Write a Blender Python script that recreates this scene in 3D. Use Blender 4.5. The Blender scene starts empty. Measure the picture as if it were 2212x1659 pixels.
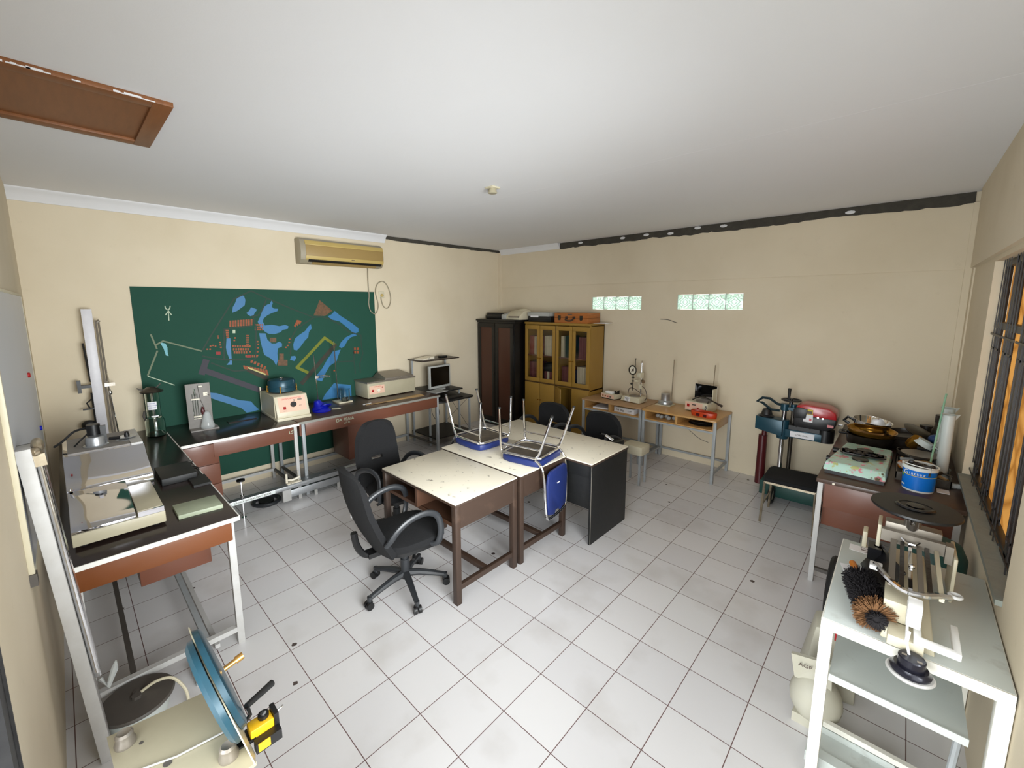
import bpy, bmesh, math, random
from mathutils import Vector, Matrix, Euler
random.seed(7)
S = bpy.context.scene
PI = math.pi
H = 3.013          # ceiling height
XL, XR, YB, YN = -2.33, 3.50, 5.094, -0.63   # board wall, window wall, back wall, near wall

# ------------------------------------------------------------------ camera
cam_d = bpy.data.cameras.new('camera'); cam = bpy.data.objects.new('camera', cam_d)
S.collection.objects.link(cam); S.camera = cam
yaw, pit, rol = math.radians(133.10337), math.radians(8.18041), math.radians(-0.11395)
fw = Vector((math.cos(yaw)*math.cos(pit), math.sin(yaw)*math.cos(pit), -math.sin(pit)))
rt = Vector((math.sin(yaw), -math.cos(yaw), 0)); up = rt.cross(fw)
r2 = rt*math.cos(rol)+up*math.sin(rol); u2 = -rt*math.sin(rol)+up*math.cos(rol)
cam.matrix_world = Matrix(((r2.x,u2.x,-fw.x,3.10802),(r2.y,u2.y,-fw.y,-.44246),(r2.z,u2.z,-fw.z,2.05386),(0,0,0,1)))
cam_d.sensor_width = 36; cam_d.lens = 907.923*36/2212; cam_d.shift_x = .001435; cam_d.shift_y = -.018247
cam_d.clip_start = .02

# ------------------------------------------------------------------ light
w = bpy.data.worlds.new('world'); S.world = w; w.use_nodes = True
w.node_tree.nodes['Background'].inputs[0].default_value = (.93,.97,1,1)
w.node_tree.nodes['Background'].inputs[1].default_value = 3.6
def area(name, loc, rot, sx, sy, power, col):
    l = bpy.data.lights.new(name,'AREA'); l.shape='RECTANGLE'; l.size=sx; l.size_y=sy; l.energy=power; l.color=col
    o = bpy.data.objects.new(name,l); S.collection.objects.link(o); o.location=loc; o.rotation_euler=rot
    return o
# daylight through the open doorway behind the camera and through an added, unseen side window
a_=area('door_daylight', (2.58,-.80,1.15), (math.radians(88),0,0), 1.5, 2.1, 25, (.93,.985,1)); a_.data.spread=math.radians(95)
a_=area('added_side_daylight', (3.62,.50,1.60), (math.radians(87),0,math.radians(77)), 1.7, 1.4, 66, (.94,.985,1)); a_.data.spread=math.radians(82)  # lamp of the added side opening, brightens left wall and benches
S.view_settings.view_transform='Standard'; S.view_settings.look='None'
S.view_settings.gamma=1; S.view_settings.use_curve_mapping=False
S.view_settings.exposure = 0.06

# ------------------------------------------------------------------ materials
def lin(h):
    h=h.lstrip('#'); v=[int(h[i:i+2],16)/255 for i in (0,2,4)]
    return tuple((c/12.92 if c<=.04045 else ((c+.055)/1.055)**2.4) for c in v)+(1,)
MATS={}
def mat(name, col, rough=.5, metal=0, var=.12, scale=8, col2=None, bump=0, trans=0, alpha=1, stretch=None, coat=0, thr=None, ior=None, sub=0):
    """principled material; var mixes towards col2 (or a darker tone) with noise in object space"""
    m=bpy.data.materials.new(name); m.use_nodes=True; nt=m.node_tree; b=nt.nodes['Principled BSDF']
    c=lin(col); b.inputs['Roughness'].default_value=rough; b.inputs['Metallic'].default_value=metal
    if trans: b.inputs['Transmission Weight'].default_value=trans
    if ior: b.inputs['IOR'].default_value=ior
    if alpha<1: b.inputs['Alpha'].default_value=alpha
    if coat: b.inputs['Coat Weight'].default_value=coat; b.inputs['Coat Roughness'].default_value=.15
    if var or bump:
        tc=nt.nodes.new('ShaderNodeTexCoord'); mp=nt.nodes.new('ShaderNodeMapping'); nz=nt.nodes.new('ShaderNodeTexNoise')
        nt.links.new(tc.outputs['Object'],mp.inputs[0]); nt.links.new(mp.outputs[0],nz.inputs[0])
        if stretch: mp.inputs['Scale'].default_value=stretch
        nz.inputs['Scale'].default_value=scale; nz.inputs['Detail'].default_value=6 if bump<=1 else .6; nz.inputs['Roughness'].default_value=.6
        c2=lin(col2) if col2 else tuple(x*.55 for x in c[:3])+(1,)
        rp=nt.nodes.new('ShaderNodeValToRGB'); lo,hi=thr or (.3,.75)
        rp.color_ramp.elements[0].position=lo; rp.color_ramp.elements[1].position=hi
        rp.color_ramp.elements[0].color=c
        rp.color_ramp.elements[1].color=tuple(a*(1-var)+d*var for a,d in zip(c[:3],c2[:3]))+(1,)
        nt.links.new(nz.outputs[0],rp.inputs[0]); nt.links.new(rp.outputs[0],b.inputs['Base Color'])
        if bump:
            bp=nt.nodes.new('ShaderNodeBump'); bp.inputs['Strength'].default_value=min(bump,1); bp.inputs['Distance'].default_value=.01 if bump<=1 else .045
            nt.links.new(nz.outputs[0],bp.inputs['Height']); nt.links.new(bp.outputs[0],b.inputs['Normal'])
    else: b.inputs['Base Color'].default_value=c
    m.diffuse_color=c; MATS[name]=m
    return m
CREAM='#dccfb0'
def wallmat(name,col,dirt=.25):
    m=bpy.data.materials.new(name); m.use_nodes=True; nt=m.node_tree; b=nt.nodes['Principled BSDF']; L=nt.links.new
    b.inputs['Roughness'].default_value=.85
    tc=nt.nodes.new('ShaderNodeNewGeometry'); 
    n1=nt.nodes.new('ShaderNodeTexNoise'); n1.inputs['Scale'].default_value=1.3; n1.inputs['Detail'].default_value=7
    n2=nt.nodes.new('ShaderNodeTexNoise'); n2.inputs['Scale'].default_value=9; n2.inputs['Detail'].default_value=8; n2.inputs['Roughness'].default_value=.7
    L(tc.outputs['Position'],n1.inputs[0]); L(tc.outputs['Position'],n2.inputs[0])
    r1=nt.nodes.new('ShaderNodeValToRGB'); r1.color_ramp.elements[0].position=.42; r1.color_ramp.elements[1].position=.78
    L(n1.outputs[0],r1.inputs[0])
    r2=nt.nodes.new('ShaderNodeValToRGB'); r2.color_ramp.elements[0].position=.62; r2.color_ramp.elements[1].position=.8
    L(n2.outputs[0],r2.inputs[0])
    c=lin(col); d=(c[0]*.8,c[1]*.77,c[2]*.7,1)
    m1=nt.nodes.new('ShaderNodeMix'); m1.data_type='RGBA'; m1.inputs[6].default_value=c; m1.inputs[7].default_value=d
    mm=nt.nodes.new('ShaderNodeMath'); mm.operation='MULTIPLY'; mm.inputs[1].default_value=dirt*1.6; L(r1.outputs[0],mm.inputs[0]); L(mm.outputs[0],m1.inputs[0])
    m2=nt.nodes.new('ShaderNodeMix'); m2.data_type='RGBA'; m2.inputs[7].default_value=(d[0]*.8,d[1]*.8,d[2]*.8,1)
    mk=nt.nodes.new('ShaderNodeMath'); mk.operation='MULTIPLY'; mk.inputs[1].default_value=dirt; L(r2.outputs[0],mk.inputs[0]); L(mk.outputs[0],m2.inputs[0])
    L(m1.outputs[2],m2.inputs[6]); L(m2.outputs[2],b.inputs['Base Color'])
    bp=nt.nodes.new('ShaderNodeBump'); bp.inputs['Strength'].default_value=.12; bp.inputs['Distance'].default_value=.01
    L(n2.outputs[0],bp.inputs['Height']); L(bp.outputs[0],b.inputs['Normal'])
    MATS[name]=m; return m
wallmat('cream_wall','#dacdb4',.3); wallmat('ceiling_paint','#e6e6e8',.05); wallmat('outer_wall','#d8a04c',.25)
def tilemat():
    m=bpy.data.materials.new('floor_tile'); m.use_nodes=True; nt=m.node_tree; b=nt.nodes['Principled BSDF']; L=nt.links.new
    g=nt.nodes.new('ShaderNodeNewGeometry')
    br=nt.nodes.new('ShaderNodeTexBrick'); br.offset=0; br.squash=1
    mp=nt.nodes.new('ShaderNodeMapping'); mp.inputs['Location'].default_value=(30,30,0)
    L(g.outputs['Position'],mp.inputs[0]); L(mp.outputs[0],br.inputs[0])
    br.inputs['Scale'].default_value=1; br.inputs['Brick Width'].default_value=.3; br.inputs['Row Height'].default_value=.3
    br.inputs['Mortar Size'].default_value=.0022; br.inputs['Mortar Smooth'].default_value=.1
    br.inputs['Color1'].default_value=lin('#dddbdb'); br.inputs['Color2'].default_value=lin('#d6d4d5'); br.inputs['Mortar'].default_value=lin('#6b5250')
    n=nt.nodes.new('ShaderNodeTexNoise'); n.inputs['Scale'].default_value=2.2; n.inputs['Detail'].default_value=9; L(g.outputs['Position'],n.inputs[0])
    r=nt.nodes.new('ShaderNodeValToRGB'); r.color_ramp.elements[0].position=.52; r.color_ramp.elements[1].position=.8
    r.color_ramp.elements[0].color=(1,1,1,1); r.color_ramp.elements[1].color=(.8,.78,.75,1); L(n.outputs[0],r.inputs[0])
    mx=nt.nodes.new('ShaderNodeMix'); mx.data_type='RGBA'; mx.blend_type='MULTIPLY'; mx.inputs[0].default_value=1
    L(br.outputs[0],mx.inputs[6]); L(r.outputs[0],mx.inputs[7])
    # dark specks of dirt
    v=nt.nodes.new('ShaderNodeTexVoronoi'); v.inputs['Scale'].default_value=3.4; v.inputs['Randomness'].default_value=1; L(g.outputs['Position'],v.inputs[0])
    n3=nt.nodes.new('ShaderNodeTexNoise'); n3.inputs['Scale'].default_value=60; L(g.outputs['Position'],n3.inputs[0])
    ad=nt.nodes.new('ShaderNodeMath'); ad.operation='MULTIPLY_ADD'; ad.inputs[1].default_value=.05; L(n3.outputs[0],ad.inputs[0]); L(v.outputs['Distance'],ad.inputs[2])
    lt=nt.nodes.new('ShaderNodeMath'); lt.operation='LESS_THAN'; lt.inputs[1].default_value=.078; L(ad.outputs[0],lt.inputs[0])
    m3=nt.nodes.new('ShaderNodeMix'); m3.data_type='RGBA'; m3.inputs[7].default_value=lin('#4a3f3c'); L(lt.outputs[0],m3.inputs[0]); L(mx.outputs[2],m3.inputs[6])
    L(m3.outputs[2],b.inputs['Base Color'])
    rr=nt.nodes.new('ShaderNodeMapRange'); rr.inputs[3].default_value=.13; rr.inputs[4].default_value=.33; L(n.outputs[0],rr.inputs[0]); L(rr.outputs[0],b.inputs['Roughness'])
    bp=nt.nodes.new('ShaderNodeBump'); bp.inputs['Strength'].default_value=.35; bp.inputs['Distance'].default_value=.002; bp.invert=True
    L(br.outputs['Fac'],bp.inputs['Height']); L(bp.outputs[0],b.inputs['Normal'])
    MATS['floor_tile']=m
tilemat()
mat('concrete','#4a463e',.95,var=.6,scale=14,col2='#2c2a26',bump=.6)
mat('gypsum','#e2e2e4',.6,var=.06,scale=5)
mat('hatch_wood','#8a5730',.5,var=.45,scale=4,stretch=(1,8,1),col2='#5e3716')
mat('apron_wood','#6e4434',.45,var=.35,scale=3,stretch=(1,1,9),col2='#6d3a20',coat=.2)
mat('apron_orange','#75421f',.4,var=.35,scale=3,stretch=(1,1,9),col2='#6d3510',coat=.2)
mat('bench_top','#241a18',.22,var=.3,scale=6,col2='#3a2c28')
mat('bench_brown','#43312c',.32,var=.4,scale=5,col2='#6a5138')
mat('edge_white','#e8e6e0',.5,var=.5,scale=30,thr=(.62,.7),col2='#4a4038')
mat('edge_grey','#8f8e86',.5,var=.3,scale=20)
mat('white_steel','#bfbebc',.45,var=.3,scale=12,col2='#8a8378')
mat('grey_steel','#a3a8ab',.45,var=.35,scale=14,col2='#77736b')
mat('dark_steel','#55504b',.5,var=.3,scale=12)
mat('aluminium','#b7babd',.35,.75,var=.2,scale=10)
mat('chrome','#e6e6e8',.08,1,var=0)
mat('mirror_steel','#dcdce2',.05,1,var=.1,scale=1.8,bump=2)
mat('rusty_chrome','#b3a892',.3,.8,var=.5,scale=20,col2='#6a4a30')
mat('desk_top','#e4dcc9',.3,var=.75,scale=19,thr=(.63,.69),col2='#5b5040')
mat('desk_brown','#392a21',.5,var=.35,scale=9,col2='#6a5444',thr=(.6,.8))
mat('desk_inner','#583c2c',.5,var=.3,scale=9)
mat('desk_black','#0a0b0b',.55,var=.25,scale=30,col2='#2a2a2a')
mat('edge_strip','#8a847a',.4,var=.2)
mat('black_fabric','#0b0b0d',.95,var=.3,scale=120,col2='#1a1b1e',bump=.3)
mat('black_plastic','#111112',.42,var=.15,scale=20)
mat('grey_plastic','#2a2c2f',.4,var=.15,scale=20)
mat('blue_vinyl','#1c2c66',.45,var=.2,scale=18,col2='#101a40')
mat('board_bottom','#3a332c',.7,var=.5,scale=12,col2='#7a6a50')
mat('cupboard_black','#0d0b0a',.35,var=.2,scale=10)
mat('cupboard_red','#45200f',.4,var=.5,scale=2,stretch=(1,1,.4),col2='#2c0b06',coat=.2)
mat('cabinet_yellow','#97742f',.45,var=.2,scale=5,stretch=(4,4,.6),col2='#7a5820')
mat('cabinet_groove','#4a3210',.6,var=0)
mat('pane_glass','#ffffff',.03,var=0,trans=1,ior=1.25)
mat('clear_glass','#eaf4f0',.02,var=0,trans=1,ior=1.35)
mat('clear_plastic','#d9dedd',.2,var=.2,scale=30,alpha=.45)
mat('frosted_plastic','#dfe8e6',.35,var=.1,alpha=.8)
mat('table_wood','#c79a5e',.4,var=.35,scale=3,stretch=(6,1,1),col2='#a8763c',coat=.15)
mat('table_wood_grey','#b08c66',.45,var=.35,scale=3,stretch=(6,1,1),col2='#8e6a46')
mat('cream_metal','#cfc7ae',.45,var=.2,scale=10,col2='#a39a7e')
mat('beige_metal','#b3ab92',.4,var=.3,scale=6,col2='#8d846c')
mat('cream_plastic','#c2a965',.5,var=.15,scale=4)
mat('cream_plastic_dark','#a08550',.5,var=.15,scale=4)
mat('old_grey_plastic','#9c927c',.5,var=.1)
mat('dark_gap','#18130e',.8,var=0)
mat('panel_pink','#e0b8a4',.4,var=.25,scale=6,col2='#e6caa0')
mat('print_red','#c8504a',.5,var=0); mat('print_dark','#5a4c44',.6,var=0)
mat('switch_red','#a01818',.3,var=0); mat('paper','#e9e8ea',.7,var=.08,scale=20)
mat('teal_metal','#1f4655',.35,.2,var=.25,scale=8,col2='#122c36')
mat('teal_dark','#16303a',.3,.4,var=.3,scale=8,col2='#122329')
mat('teal_light','#183a47',.3,.1,var=.3,scale=6,col2='#2a6074')
mat('deep_green','#14433c',.5,var=.4,scale=8,col2='#0a2522')
mat('royal_blue','#0a16a0',.3,var=.3,scale=10,col2='#050a50')
mat('white_marble','#d6d4d8',.4,var=.25,scale=25,col2='#b5b2b8')
mat('stone_slab','#a3ab92',.5,var=.4,scale=14,col2='#6e7562')
mat('board_green','#0a4232',.8,var=.3,scale=1.6,col2='#14493b')
mat('lake_blue','#2f6e9e',.5,var=.15,scale=3); mat('pale_blue','#74b2bd',.6,var=.1)
mat('road_line','#22382e',.7,var=0); mat('purple_line','#3c3a42',.7,var=.2); mat('black_line','#272a24',.7,var=.4,scale=20,col2='#4a3c20')
mat('yellow_line','#70761c',.7,var=.2); mat('tan_line','#6f7a62',.7,var=0); mat('chalk','#b3c0a8',.8,var=0)
mat('orange_block','#7a3a1a',.6,var=.5,scale=30,col2='#b5602a'); mat('brown_block','#4a3a24',.6,var=.6,scale=40,col2='#8a5a3a')
mat('red_block','#8a1c1c',.6,var=0); mat('pale_yellow_block','#b9b070',.6,var=0)
mat('engine_red','#b01a22',.3,var=.2,scale=5,coat=.4); mat('engine_black','#1b1a1c',.4,var=.3,scale=12)
mat('dark_red','#4c1216',.35,var=.25); mat('label_yellow','#d8c22c',.5,var=.1)
mat('orange_plastic','#c7421a',.35,var=.3,scale=12,col2='#8a2408'); mat('case_wood','#a9642c',.4,var=.3,scale=4,stretch=(6,1,1),col2='#87480f')
mat('brass','#c8963c',.25,.9,var=.5,scale=8,col2='#5a3410'); mat('bright_brass','#d9a860',.3,.9,var=.2)
mat('tar','#15120f',.35,var=.5,scale=25,col2='#3a2c20',bump=.3); mat('dull_pan','#4b463f',.3,.7,var=.6,scale=14,col2='#211a14')
mat('grey_putty','#8a8580',.6,var=.3,scale=30); mat('cork','#a8895c',.7,var=.3)
mat('bucket_blue','#0a78e0',.35,var=.1,scale=5,col2='#0560b8'); mat('bucket_white','#eef4f2',.4,var=.05); mat('leaf_green','#4c9a3a',.5,var=0); mat('stripe_yellow','#d8c860',.5,var=0)
mat('glass_green','#8fbfa0',.2,var=0,alpha=.85)
mat('painted_white','#c6ccc8',.45,var=.4,scale=10,thr=(.6,.8),col2='#6d5a48'); mat('painted_edge','#e6e4da',.5,var=.35,scale=14,thr=(.6,.75),col2='#a89a80')
mat('bristle_black','#140f12',.8,var=.2); mat('bristle_tan','#7a5533',.8,var=.6,scale=60,col2='#4a2c14'); mat('handle_orange','#c8741c',.4,var=.2)
mat('device_black','#151518',.25,var=0); mat('screen_grey','#2c3130',.12,var=0); mat('monitor_grey','#a9aaa6',.45,var=.1)
mat('scale_grey','#8b8378',.4,.5,var=.2); mat('weight_black','#20202a',.25,.3,var=.1)
mat('yellow_paint','#e8b41c',.35,var=.15,col2='#c09010'); mat('mortar_white','#c8c8c6',.6,var=.1); mat('bag_white','#b9b6a8',.6,var=.3,scale=6,col2='#a89e7c',bump=.2)
mat('whiteboard_face','#c2c4ca',.35,var=.1,scale=2); mat('cardboard','#a58a5c',.8,var=.2); mat('grey_mortar','#8f948c',.8,var=.3,scale=20,bump=.3)
mat('grille_black','#1b1a1c',.4,var=.3,scale=20,col2='#4a4a48'); mat('dark_brown_shelf','#2a1f1c',.4,var=.2)
mat('white_bright','#f0f0ee',.5,var=0); mat('dark_screen','#050505',.15,var=0)
mat('black_rubber','#121212',.6,var=.1); mat('case_blue','#1c3a6a',.5,var=.1); mat('book_a','#8a4a3a',.7,var=.2); mat('book_b','#b9ad92',.7,var=.2); mat('book_c','#12302c',.6,var=.2); mat('book_d','#6a3a38',.7,var=.2); mat('book_e','#22458a',.6,var=.1)
def floral():
    m=bpy.data.materials.new('floral_tin'); m.use_nodes=True; nt=m.node_tree; b=nt.nodes['Principled BSDF']; L=nt.links.new
    b.inputs['Roughness'].default_value=.3
    tc=nt.nodes.new('ShaderNodeTexCoord'); prev=None; base=lin('#b9dccf')
    for k,(sc,thr,c,off) in enumerate(((15,.57,'#d8808f',0),(18,.6,'#b9bf80',3),(22,.62,'#e8b0d0',7),(12,.64,'#5a5038',13))):
        mp=nt.nodes.new('ShaderNodeMapping'); mp.inputs['Location'].default_value=(off,off,off); L(tc.outputs['Object'],mp.inputs[0])
        n=nt.nodes.new('ShaderNodeTexNoise'); n.inputs['Scale'].default_value=sc; n.inputs['Detail'].default_value=4; L(mp.outputs[0],n.inputs[0])
        r=nt.nodes.new('ShaderNodeValToRGB'); r.color_ramp.elements[0].position=thr; r.color_ramp.elements[1].position=thr+.05; L(n.outputs[0],r.inputs[0])
        x=nt.nodes.new('ShaderNodeMix'); x.data_type='RGBA'; x.inputs[7].default_value=lin(c); L(r.outputs[0],x.inputs[0])
        if prev: L(prev.outputs[2],x.inputs[6])
        else: x.inputs[6].default_value=base
        prev=x
    L(prev.outputs[2],b.inputs['Base Color']); MATS['floral_tin']=m
floral()
def translucent(name,c1,c2,scale,rough=.15,gloss=.12):
    m=bpy.data.materials.new(name); m.use_nodes=True; nt=m.node_tree; L=nt.links.new; nt.nodes.clear()
    out=nt.nodes.new('ShaderNodeOutputMaterial'); tr=nt.nodes.new('ShaderNodeBsdfTranslucent'); gl=nt.nodes.new('ShaderNodeBsdfGlossy'); gl.inputs['Roughness'].default_value=rough
    mx=nt.nodes.new('ShaderNodeMixShader'); mx.inputs[0].default_value=gloss; L(tr.outputs[0],mx.inputs[1]); L(gl.outputs[0],mx.inputs[2]); L(mx.outputs[0],out.inputs[0])
    tc=nt.nodes.new('ShaderNodeTexCoord'); v=nt.nodes.new('ShaderNodeTexVoronoi'); v.feature='DISTANCE_TO_EDGE'; v.inputs['Scale'].default_value=scale; L(tc.outputs['Object'],v.inputs[0])
    r=nt.nodes.new('ShaderNodeValToRGB'); r.color_ramp.elements[0].position=.0; r.color_ramp.elements[1].position=.16; r.color_ramp.elements[0].color=lin(c2); r.color_ramp.elements[1].color=lin(c1)
    L(v.outputs[0],r.inputs[0]); L(r.outputs[0],tr.inputs[0]); MATS[name]=m
translucent('block_glass','#f6fff8','#c4ddcf',22); translucent('amber_glass','#c2a374','#ab8a5c',5)
mat('ridge_glass','#e3efe6',.2,var=0)

# ------------------------------------------------------------------ mesh tools
class MB:
    def __init__(s): s.v=[]; s.f=[]; s.m=[]; s.T=None
    def add(s,vs,fs,mi=0):
        k=len(s.v)
        for p in vs:
            p=Vector(p); s.v.append(tuple(s.T@p) if s.T else tuple(p))
        for f in fs: s.f.append([i+k for i in f]); s.m.append(mi)
        return s
    def box(s,x0,x1,y0,y1,z0,z1,mi=0):
        return s.add([(x0,y0,z0),(x1,y0,z0),(x1,y1,z0),(x0,y1,z0),(x0,y0,z1),(x1,y0,z1),(x1,y1,z1),(x0,y1,z1)],
            [(0,3,2,1),(4,5,6,7),(0,1,5,4),(1,2,6,5),(2,3,7,6),(3,0,4,7)],mi)
    def hexa(s,b,t,mi=0):
        return s.add(list(b)+list(t),[(0,3,2,1),(4,5,6,7),(0,1,5,4),(1,2,6,5),(2,3,7,6),(3,0,4,7)],mi)
    def prism(s,poly,axis,a,b,mi=0):
        """poly: 2-D outline, extruded along axis from a to b"""
        def P(p,t):
            return (t,p[0],p[1]) if axis=='x' else (p[0],t,p[1]) if axis=='y' else (p[0],p[1],t)
        n=len(poly); vs=[P(p,a) for p in poly]+[P(p,b) for p in poly]
        return s.add(vs,[list(range(n))[::-1],list(range(n,2*n))]+[(i,(i+1)%n,n+(i+1)%n,n+i) for i in range(n)],mi)
    def cyl(s,a,b,r,r2=None,n=16,mi=0):
        a=Vector(a); b=Vector(b); r2=r if r2 is None else r2; d=(b-a).normalized()
        u=d.orthogonal().normalized(); w_=d.cross(u); vs=[]
        for p,q in ((a,r),(b,r2)):
            for i in range(n):
                t=2*PI*i/n; vs.append(p+(u*math.cos(t)+w_*math.sin(t))*q)
        return s.add(vs,[list(range(n))[::-1],list(range(n,2*n))]+[(i,(i+1)%n,n+(i+1)%n,n+i) for i in range(n)],mi)
    def tube(s,pts,r,n=8,closed=False,mi=0,flat=1):
        pts=[Vector(p) for p in pts]; m=len(pts); vs=[]; up_=None
        for i,p in enumerate(pts):
            a=pts[i-1] if (i or closed) else p; b=pts[(i+1)%m] if (i<m-1 or closed) else p
            d=(b-a).normalized()
            if up_ is None: up_=d.orthogonal().normalized()
            u=(up_-d*up_.dot(d)); u=u.normalized() if u.length>1e-6 else d.orthogonal().normalized(); up_=u; w_=d.cross(u)
            rr=r[i] if isinstance(r,(list,tuple)) else r
            for k in range(n):
                t=2*PI*k/n; vs.append(p+(u*math.cos(t)+w_*math.sin(t)*flat)*rr)
        fs=[]
        for i in range(m if closed else m-1):
            j=(i+1)%m
            for k in range(n): fs.append((i*n+k,i*n+(k+1)%n,j*n+(k+1)%n,j*n+k))
        if not closed: fs+= [list(range(n))[::-1],list(range((m-1)*n,m*n))]
        return s.add(vs,fs,mi)
    def lathe(s,prof,c=(0,0,0),n=28,mi=0,sx=1,sy=1,close=False):
        c=Vector(c); vs=[]; m=len(prof)
        for r,z in prof:
            for i in range(n):
                t=2*PI*i/n; vs.append(c+Vector((r*math.cos(t)*sx,r*math.sin(t)*sy,z)))
        fs=[(i*n+k,i*n+(k+1)%n,(i+1)*n+(k+1)%n,(i+1)*n+k) for i in range(m-1) for k in range(n)]
        if close: fs+=[((m-1)*n+k,(m-1)*n+(k+1)%n,(k+1)%n,k) for k in range(n)]
        else: fs+=[list(range(n))[::-1],list(range((m-1)*n,m*n))]
        return s.add(vs,fs,mi)
    def ell(s,c,rx,ry,rz,nu=16,nv=10,mi=0):
        prof=[(math.sin(PI*i/nv),-math.cos(PI*i/nv)) for i in range(1,nv)]
        c=Vector(c); vs=[c+Vector((0,0,-rz))]
        for r,z in prof:
            for i in range(nu):
                t=2*PI*i/nu; vs.append(c+Vector((r*math.cos(t)*rx,r*math.sin(t)*ry,z*rz)))
        vs.append(c+Vector((0,0,rz))); L_=len(vs)-1; fs=[(0,1+(k+1)%nu,1+k) for k in range(nu)]
        for i in range(nv-2):
            for k in range(nu): fs.append((1+i*nu+k,1+i*nu+(k+1)%nu,1+(i+1)*nu+(k+1)%nu,1+(i+1)*nu+k))
        fs+=[(L_,1+(nv-2)*nu+k,1+(nv-2)*nu+(k+1)%nu) for k in range(nu)]
        return s.add(vs,fs,mi)
    def shell(s,f,nu,nv,th,skip=(),mi=0,nrm=None):
        """thick sheet over f(u,v); skip = cells left open"""
        P=[[Vector(f(i/nu,j/nv)) for j in range(nv+1)] for i in range(nu+1)]
        def nn(i,j):
            a=P[min(i+1,nu)][j]-P[max(i-1,0)][j]; b=P[i][min(j+1,nv)]-P[i][max(j-1,0)]
            c=a.cross(b); return c.normalized() if c.length>1e-9 else Vector((0,0,1))
        N=(nu+1)*(nv+1); vs=[P[i][j] for i in range(nu+1) for j in range(nv+1)]
        vs+=[P[i][j]-nn(i,j)*th for i in range(nu+1) for j in range(nv+1)]
        id_=lambda i,j:i*(nv+1)+j
        cells={(i,j) for i in range(nu) for j in range(nv)}-set(skip); fs=[]
        for i,j in cells:
            a,b,c,d=id_(i,j),id_(i+1,j),id_(i+1,j+1),id_(i,j+1)
            fs+=[(a,b,c,d),(a+N,d+N,c+N,b+N)]
            if (i,j-1) not in cells: fs.append((b,a,a+N,b+N))
            if (i+1,j) not in cells: fs.append((c,b,b+N,c+N))
            if (i,j+1) not in cells: fs.append((d,c,c+N,d+N))
            if (i-1,j) not in cells: fs.append((a,d,d+N,a+N))
        return s.add(vs,fs,mi)
def mk(name,mb,mats,bev=0,smooth=True,ang=35,sub=0):
    me=bpy.data.meshes.new(name); me.from_pydata(mb.v,[],mb.f)
    if isinstance(mats,str): mats=[mats]
    for n in mats: me.materials.append(MATS[n])
    me.polygons.foreach_set('material_index',mb.m)
    bm=bmesh.new(); bm.from_mesh(me); bmesh.ops.recalc_face_normals(bm,faces=bm.faces)
    if bev: 
        es=[e for e in bm.edges if len(e.link_faces)==2 and e.calc_face_angle(0)>.5]
        bmesh.ops.bevel(bm,geom=es,offset=bev,segments=2,profile=.5,affect='EDGES')
    bm.to_mesh(me); bm.free()
    if smooth:
        me.polygons.foreach_set('use_smooth',[True]*len(me.polygons)); me.set_sharp_from_angle(angle=math.radians(ang))
    me.update()
    o=bpy.data.objects.new(name,me); S.collection.objects.link(o)
    if sub:
        md=o.modifiers.new('s','SUBSURF'); md.levels=md.render_levels=sub
    return o
def part(parent,name,mb,mats,bev=0,label=None,**k):
    o=mk(name,mb,mats,bev,**k); o.parent=parent
    if label: o['label']=label
    return o
def thing(name,label,cat,loc=(0,0,0),rz=0,group=None,rot=None):
    o=bpy.data.objects.new(name,None); S.collection.objects.link(o); o.empty_display_size=.05
    o.location=loc; o.rotation_euler=rot or (0,0,rz); o['label']=label; o['category']=cat
    if group: o['group']=group
    return o
def solo(name,label,cat,mb,mats,loc=(0,0,0),rz=0,group=None,bev=0,rot=None,**k):
    o=mk(name,mb,mats,bev,**k); o.location=loc; o.rotation_euler=rot or (0,0,rz); o['label']=label; o['category']=cat
    if group: o['group']=group
    return o
def struct(name,mb,mats,parent=None,bev=0,**k):
    o=mk(name,mb,mats,bev,**k)
    if parent: o.parent=parent
    o['kind']='structure'; return o
def text(parent,name,s,size,M,matn,ext=.0006,w=None):
    """lettering on a surface; M maps local x (reading direction), y (up) to the parent's space"""
    cu=bpy.data.curves.new(name,'FONT'); cu.body=s; cu.size=size; cu.extrude=ext; cu.align_x='CENTER'; cu.align_y='CENTER'
    t=bpy.data.objects.new(name,cu); S.collection.objects.link(t)
    dg=bpy.context.evaluated_depsgraph_get(); me=bpy.data.meshes.new_from_object(t.evaluated_get(dg)); bpy.data.objects.remove(t)
    me.materials.clear(); me.materials.append(MATS[matn])
    if w:
        xs=[v.co.x for v in me.vertices]; f=w/(max(xs)-min(xs))
        for v in me.vertices: v.co.x*=f
    me.transform(M); o=bpy.data.objects.new(name,me); S.collection.objects.link(o); o.parent=parent
    return o
def frame(o,x,y):
    x=Vector(x).normalized(); y=Vector(y).normalized(); z=x.cross(y); o=Vector(o)
    return Matrix(((x.x,y.x,z.x,o.x),(x.y,y.y,z.y,o.y),(x.z,y.z,z.z,o.z),(0,0,0,1)))
def arc(c,r,a0,a1,n,ax='xy',rb=None):
    out=[]; rb=rb or r
    for i in range(n+1):
        t=a0+(a1-a0)*i/n; p=(r*math.cos(t),rb*math.sin(t))
        out.append(Vector(c)+Vector((p[0],p[1],0) if ax=='xy' else (p[0],0,p[1]) if ax=='xz' else (0,p[0],p[1])))
    return out
def smooth_path(pts,n=6):
    P=[Vector(p) for p in pts]; out=[]
    for i in range(len(P)-1):
        a,b,c,d=P[max(i-1,0)],P[i],P[i+1],P[min(i+2,len(P)-1)]
        for k in range(n):
            t=k/n; out.append(.5*((2*b)+(c-a)*t+(2*a-5*b+4*c-d)*t*t+(3*b-a-3*c+d)*t**3))
    out.append(P[-1]); return out
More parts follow.
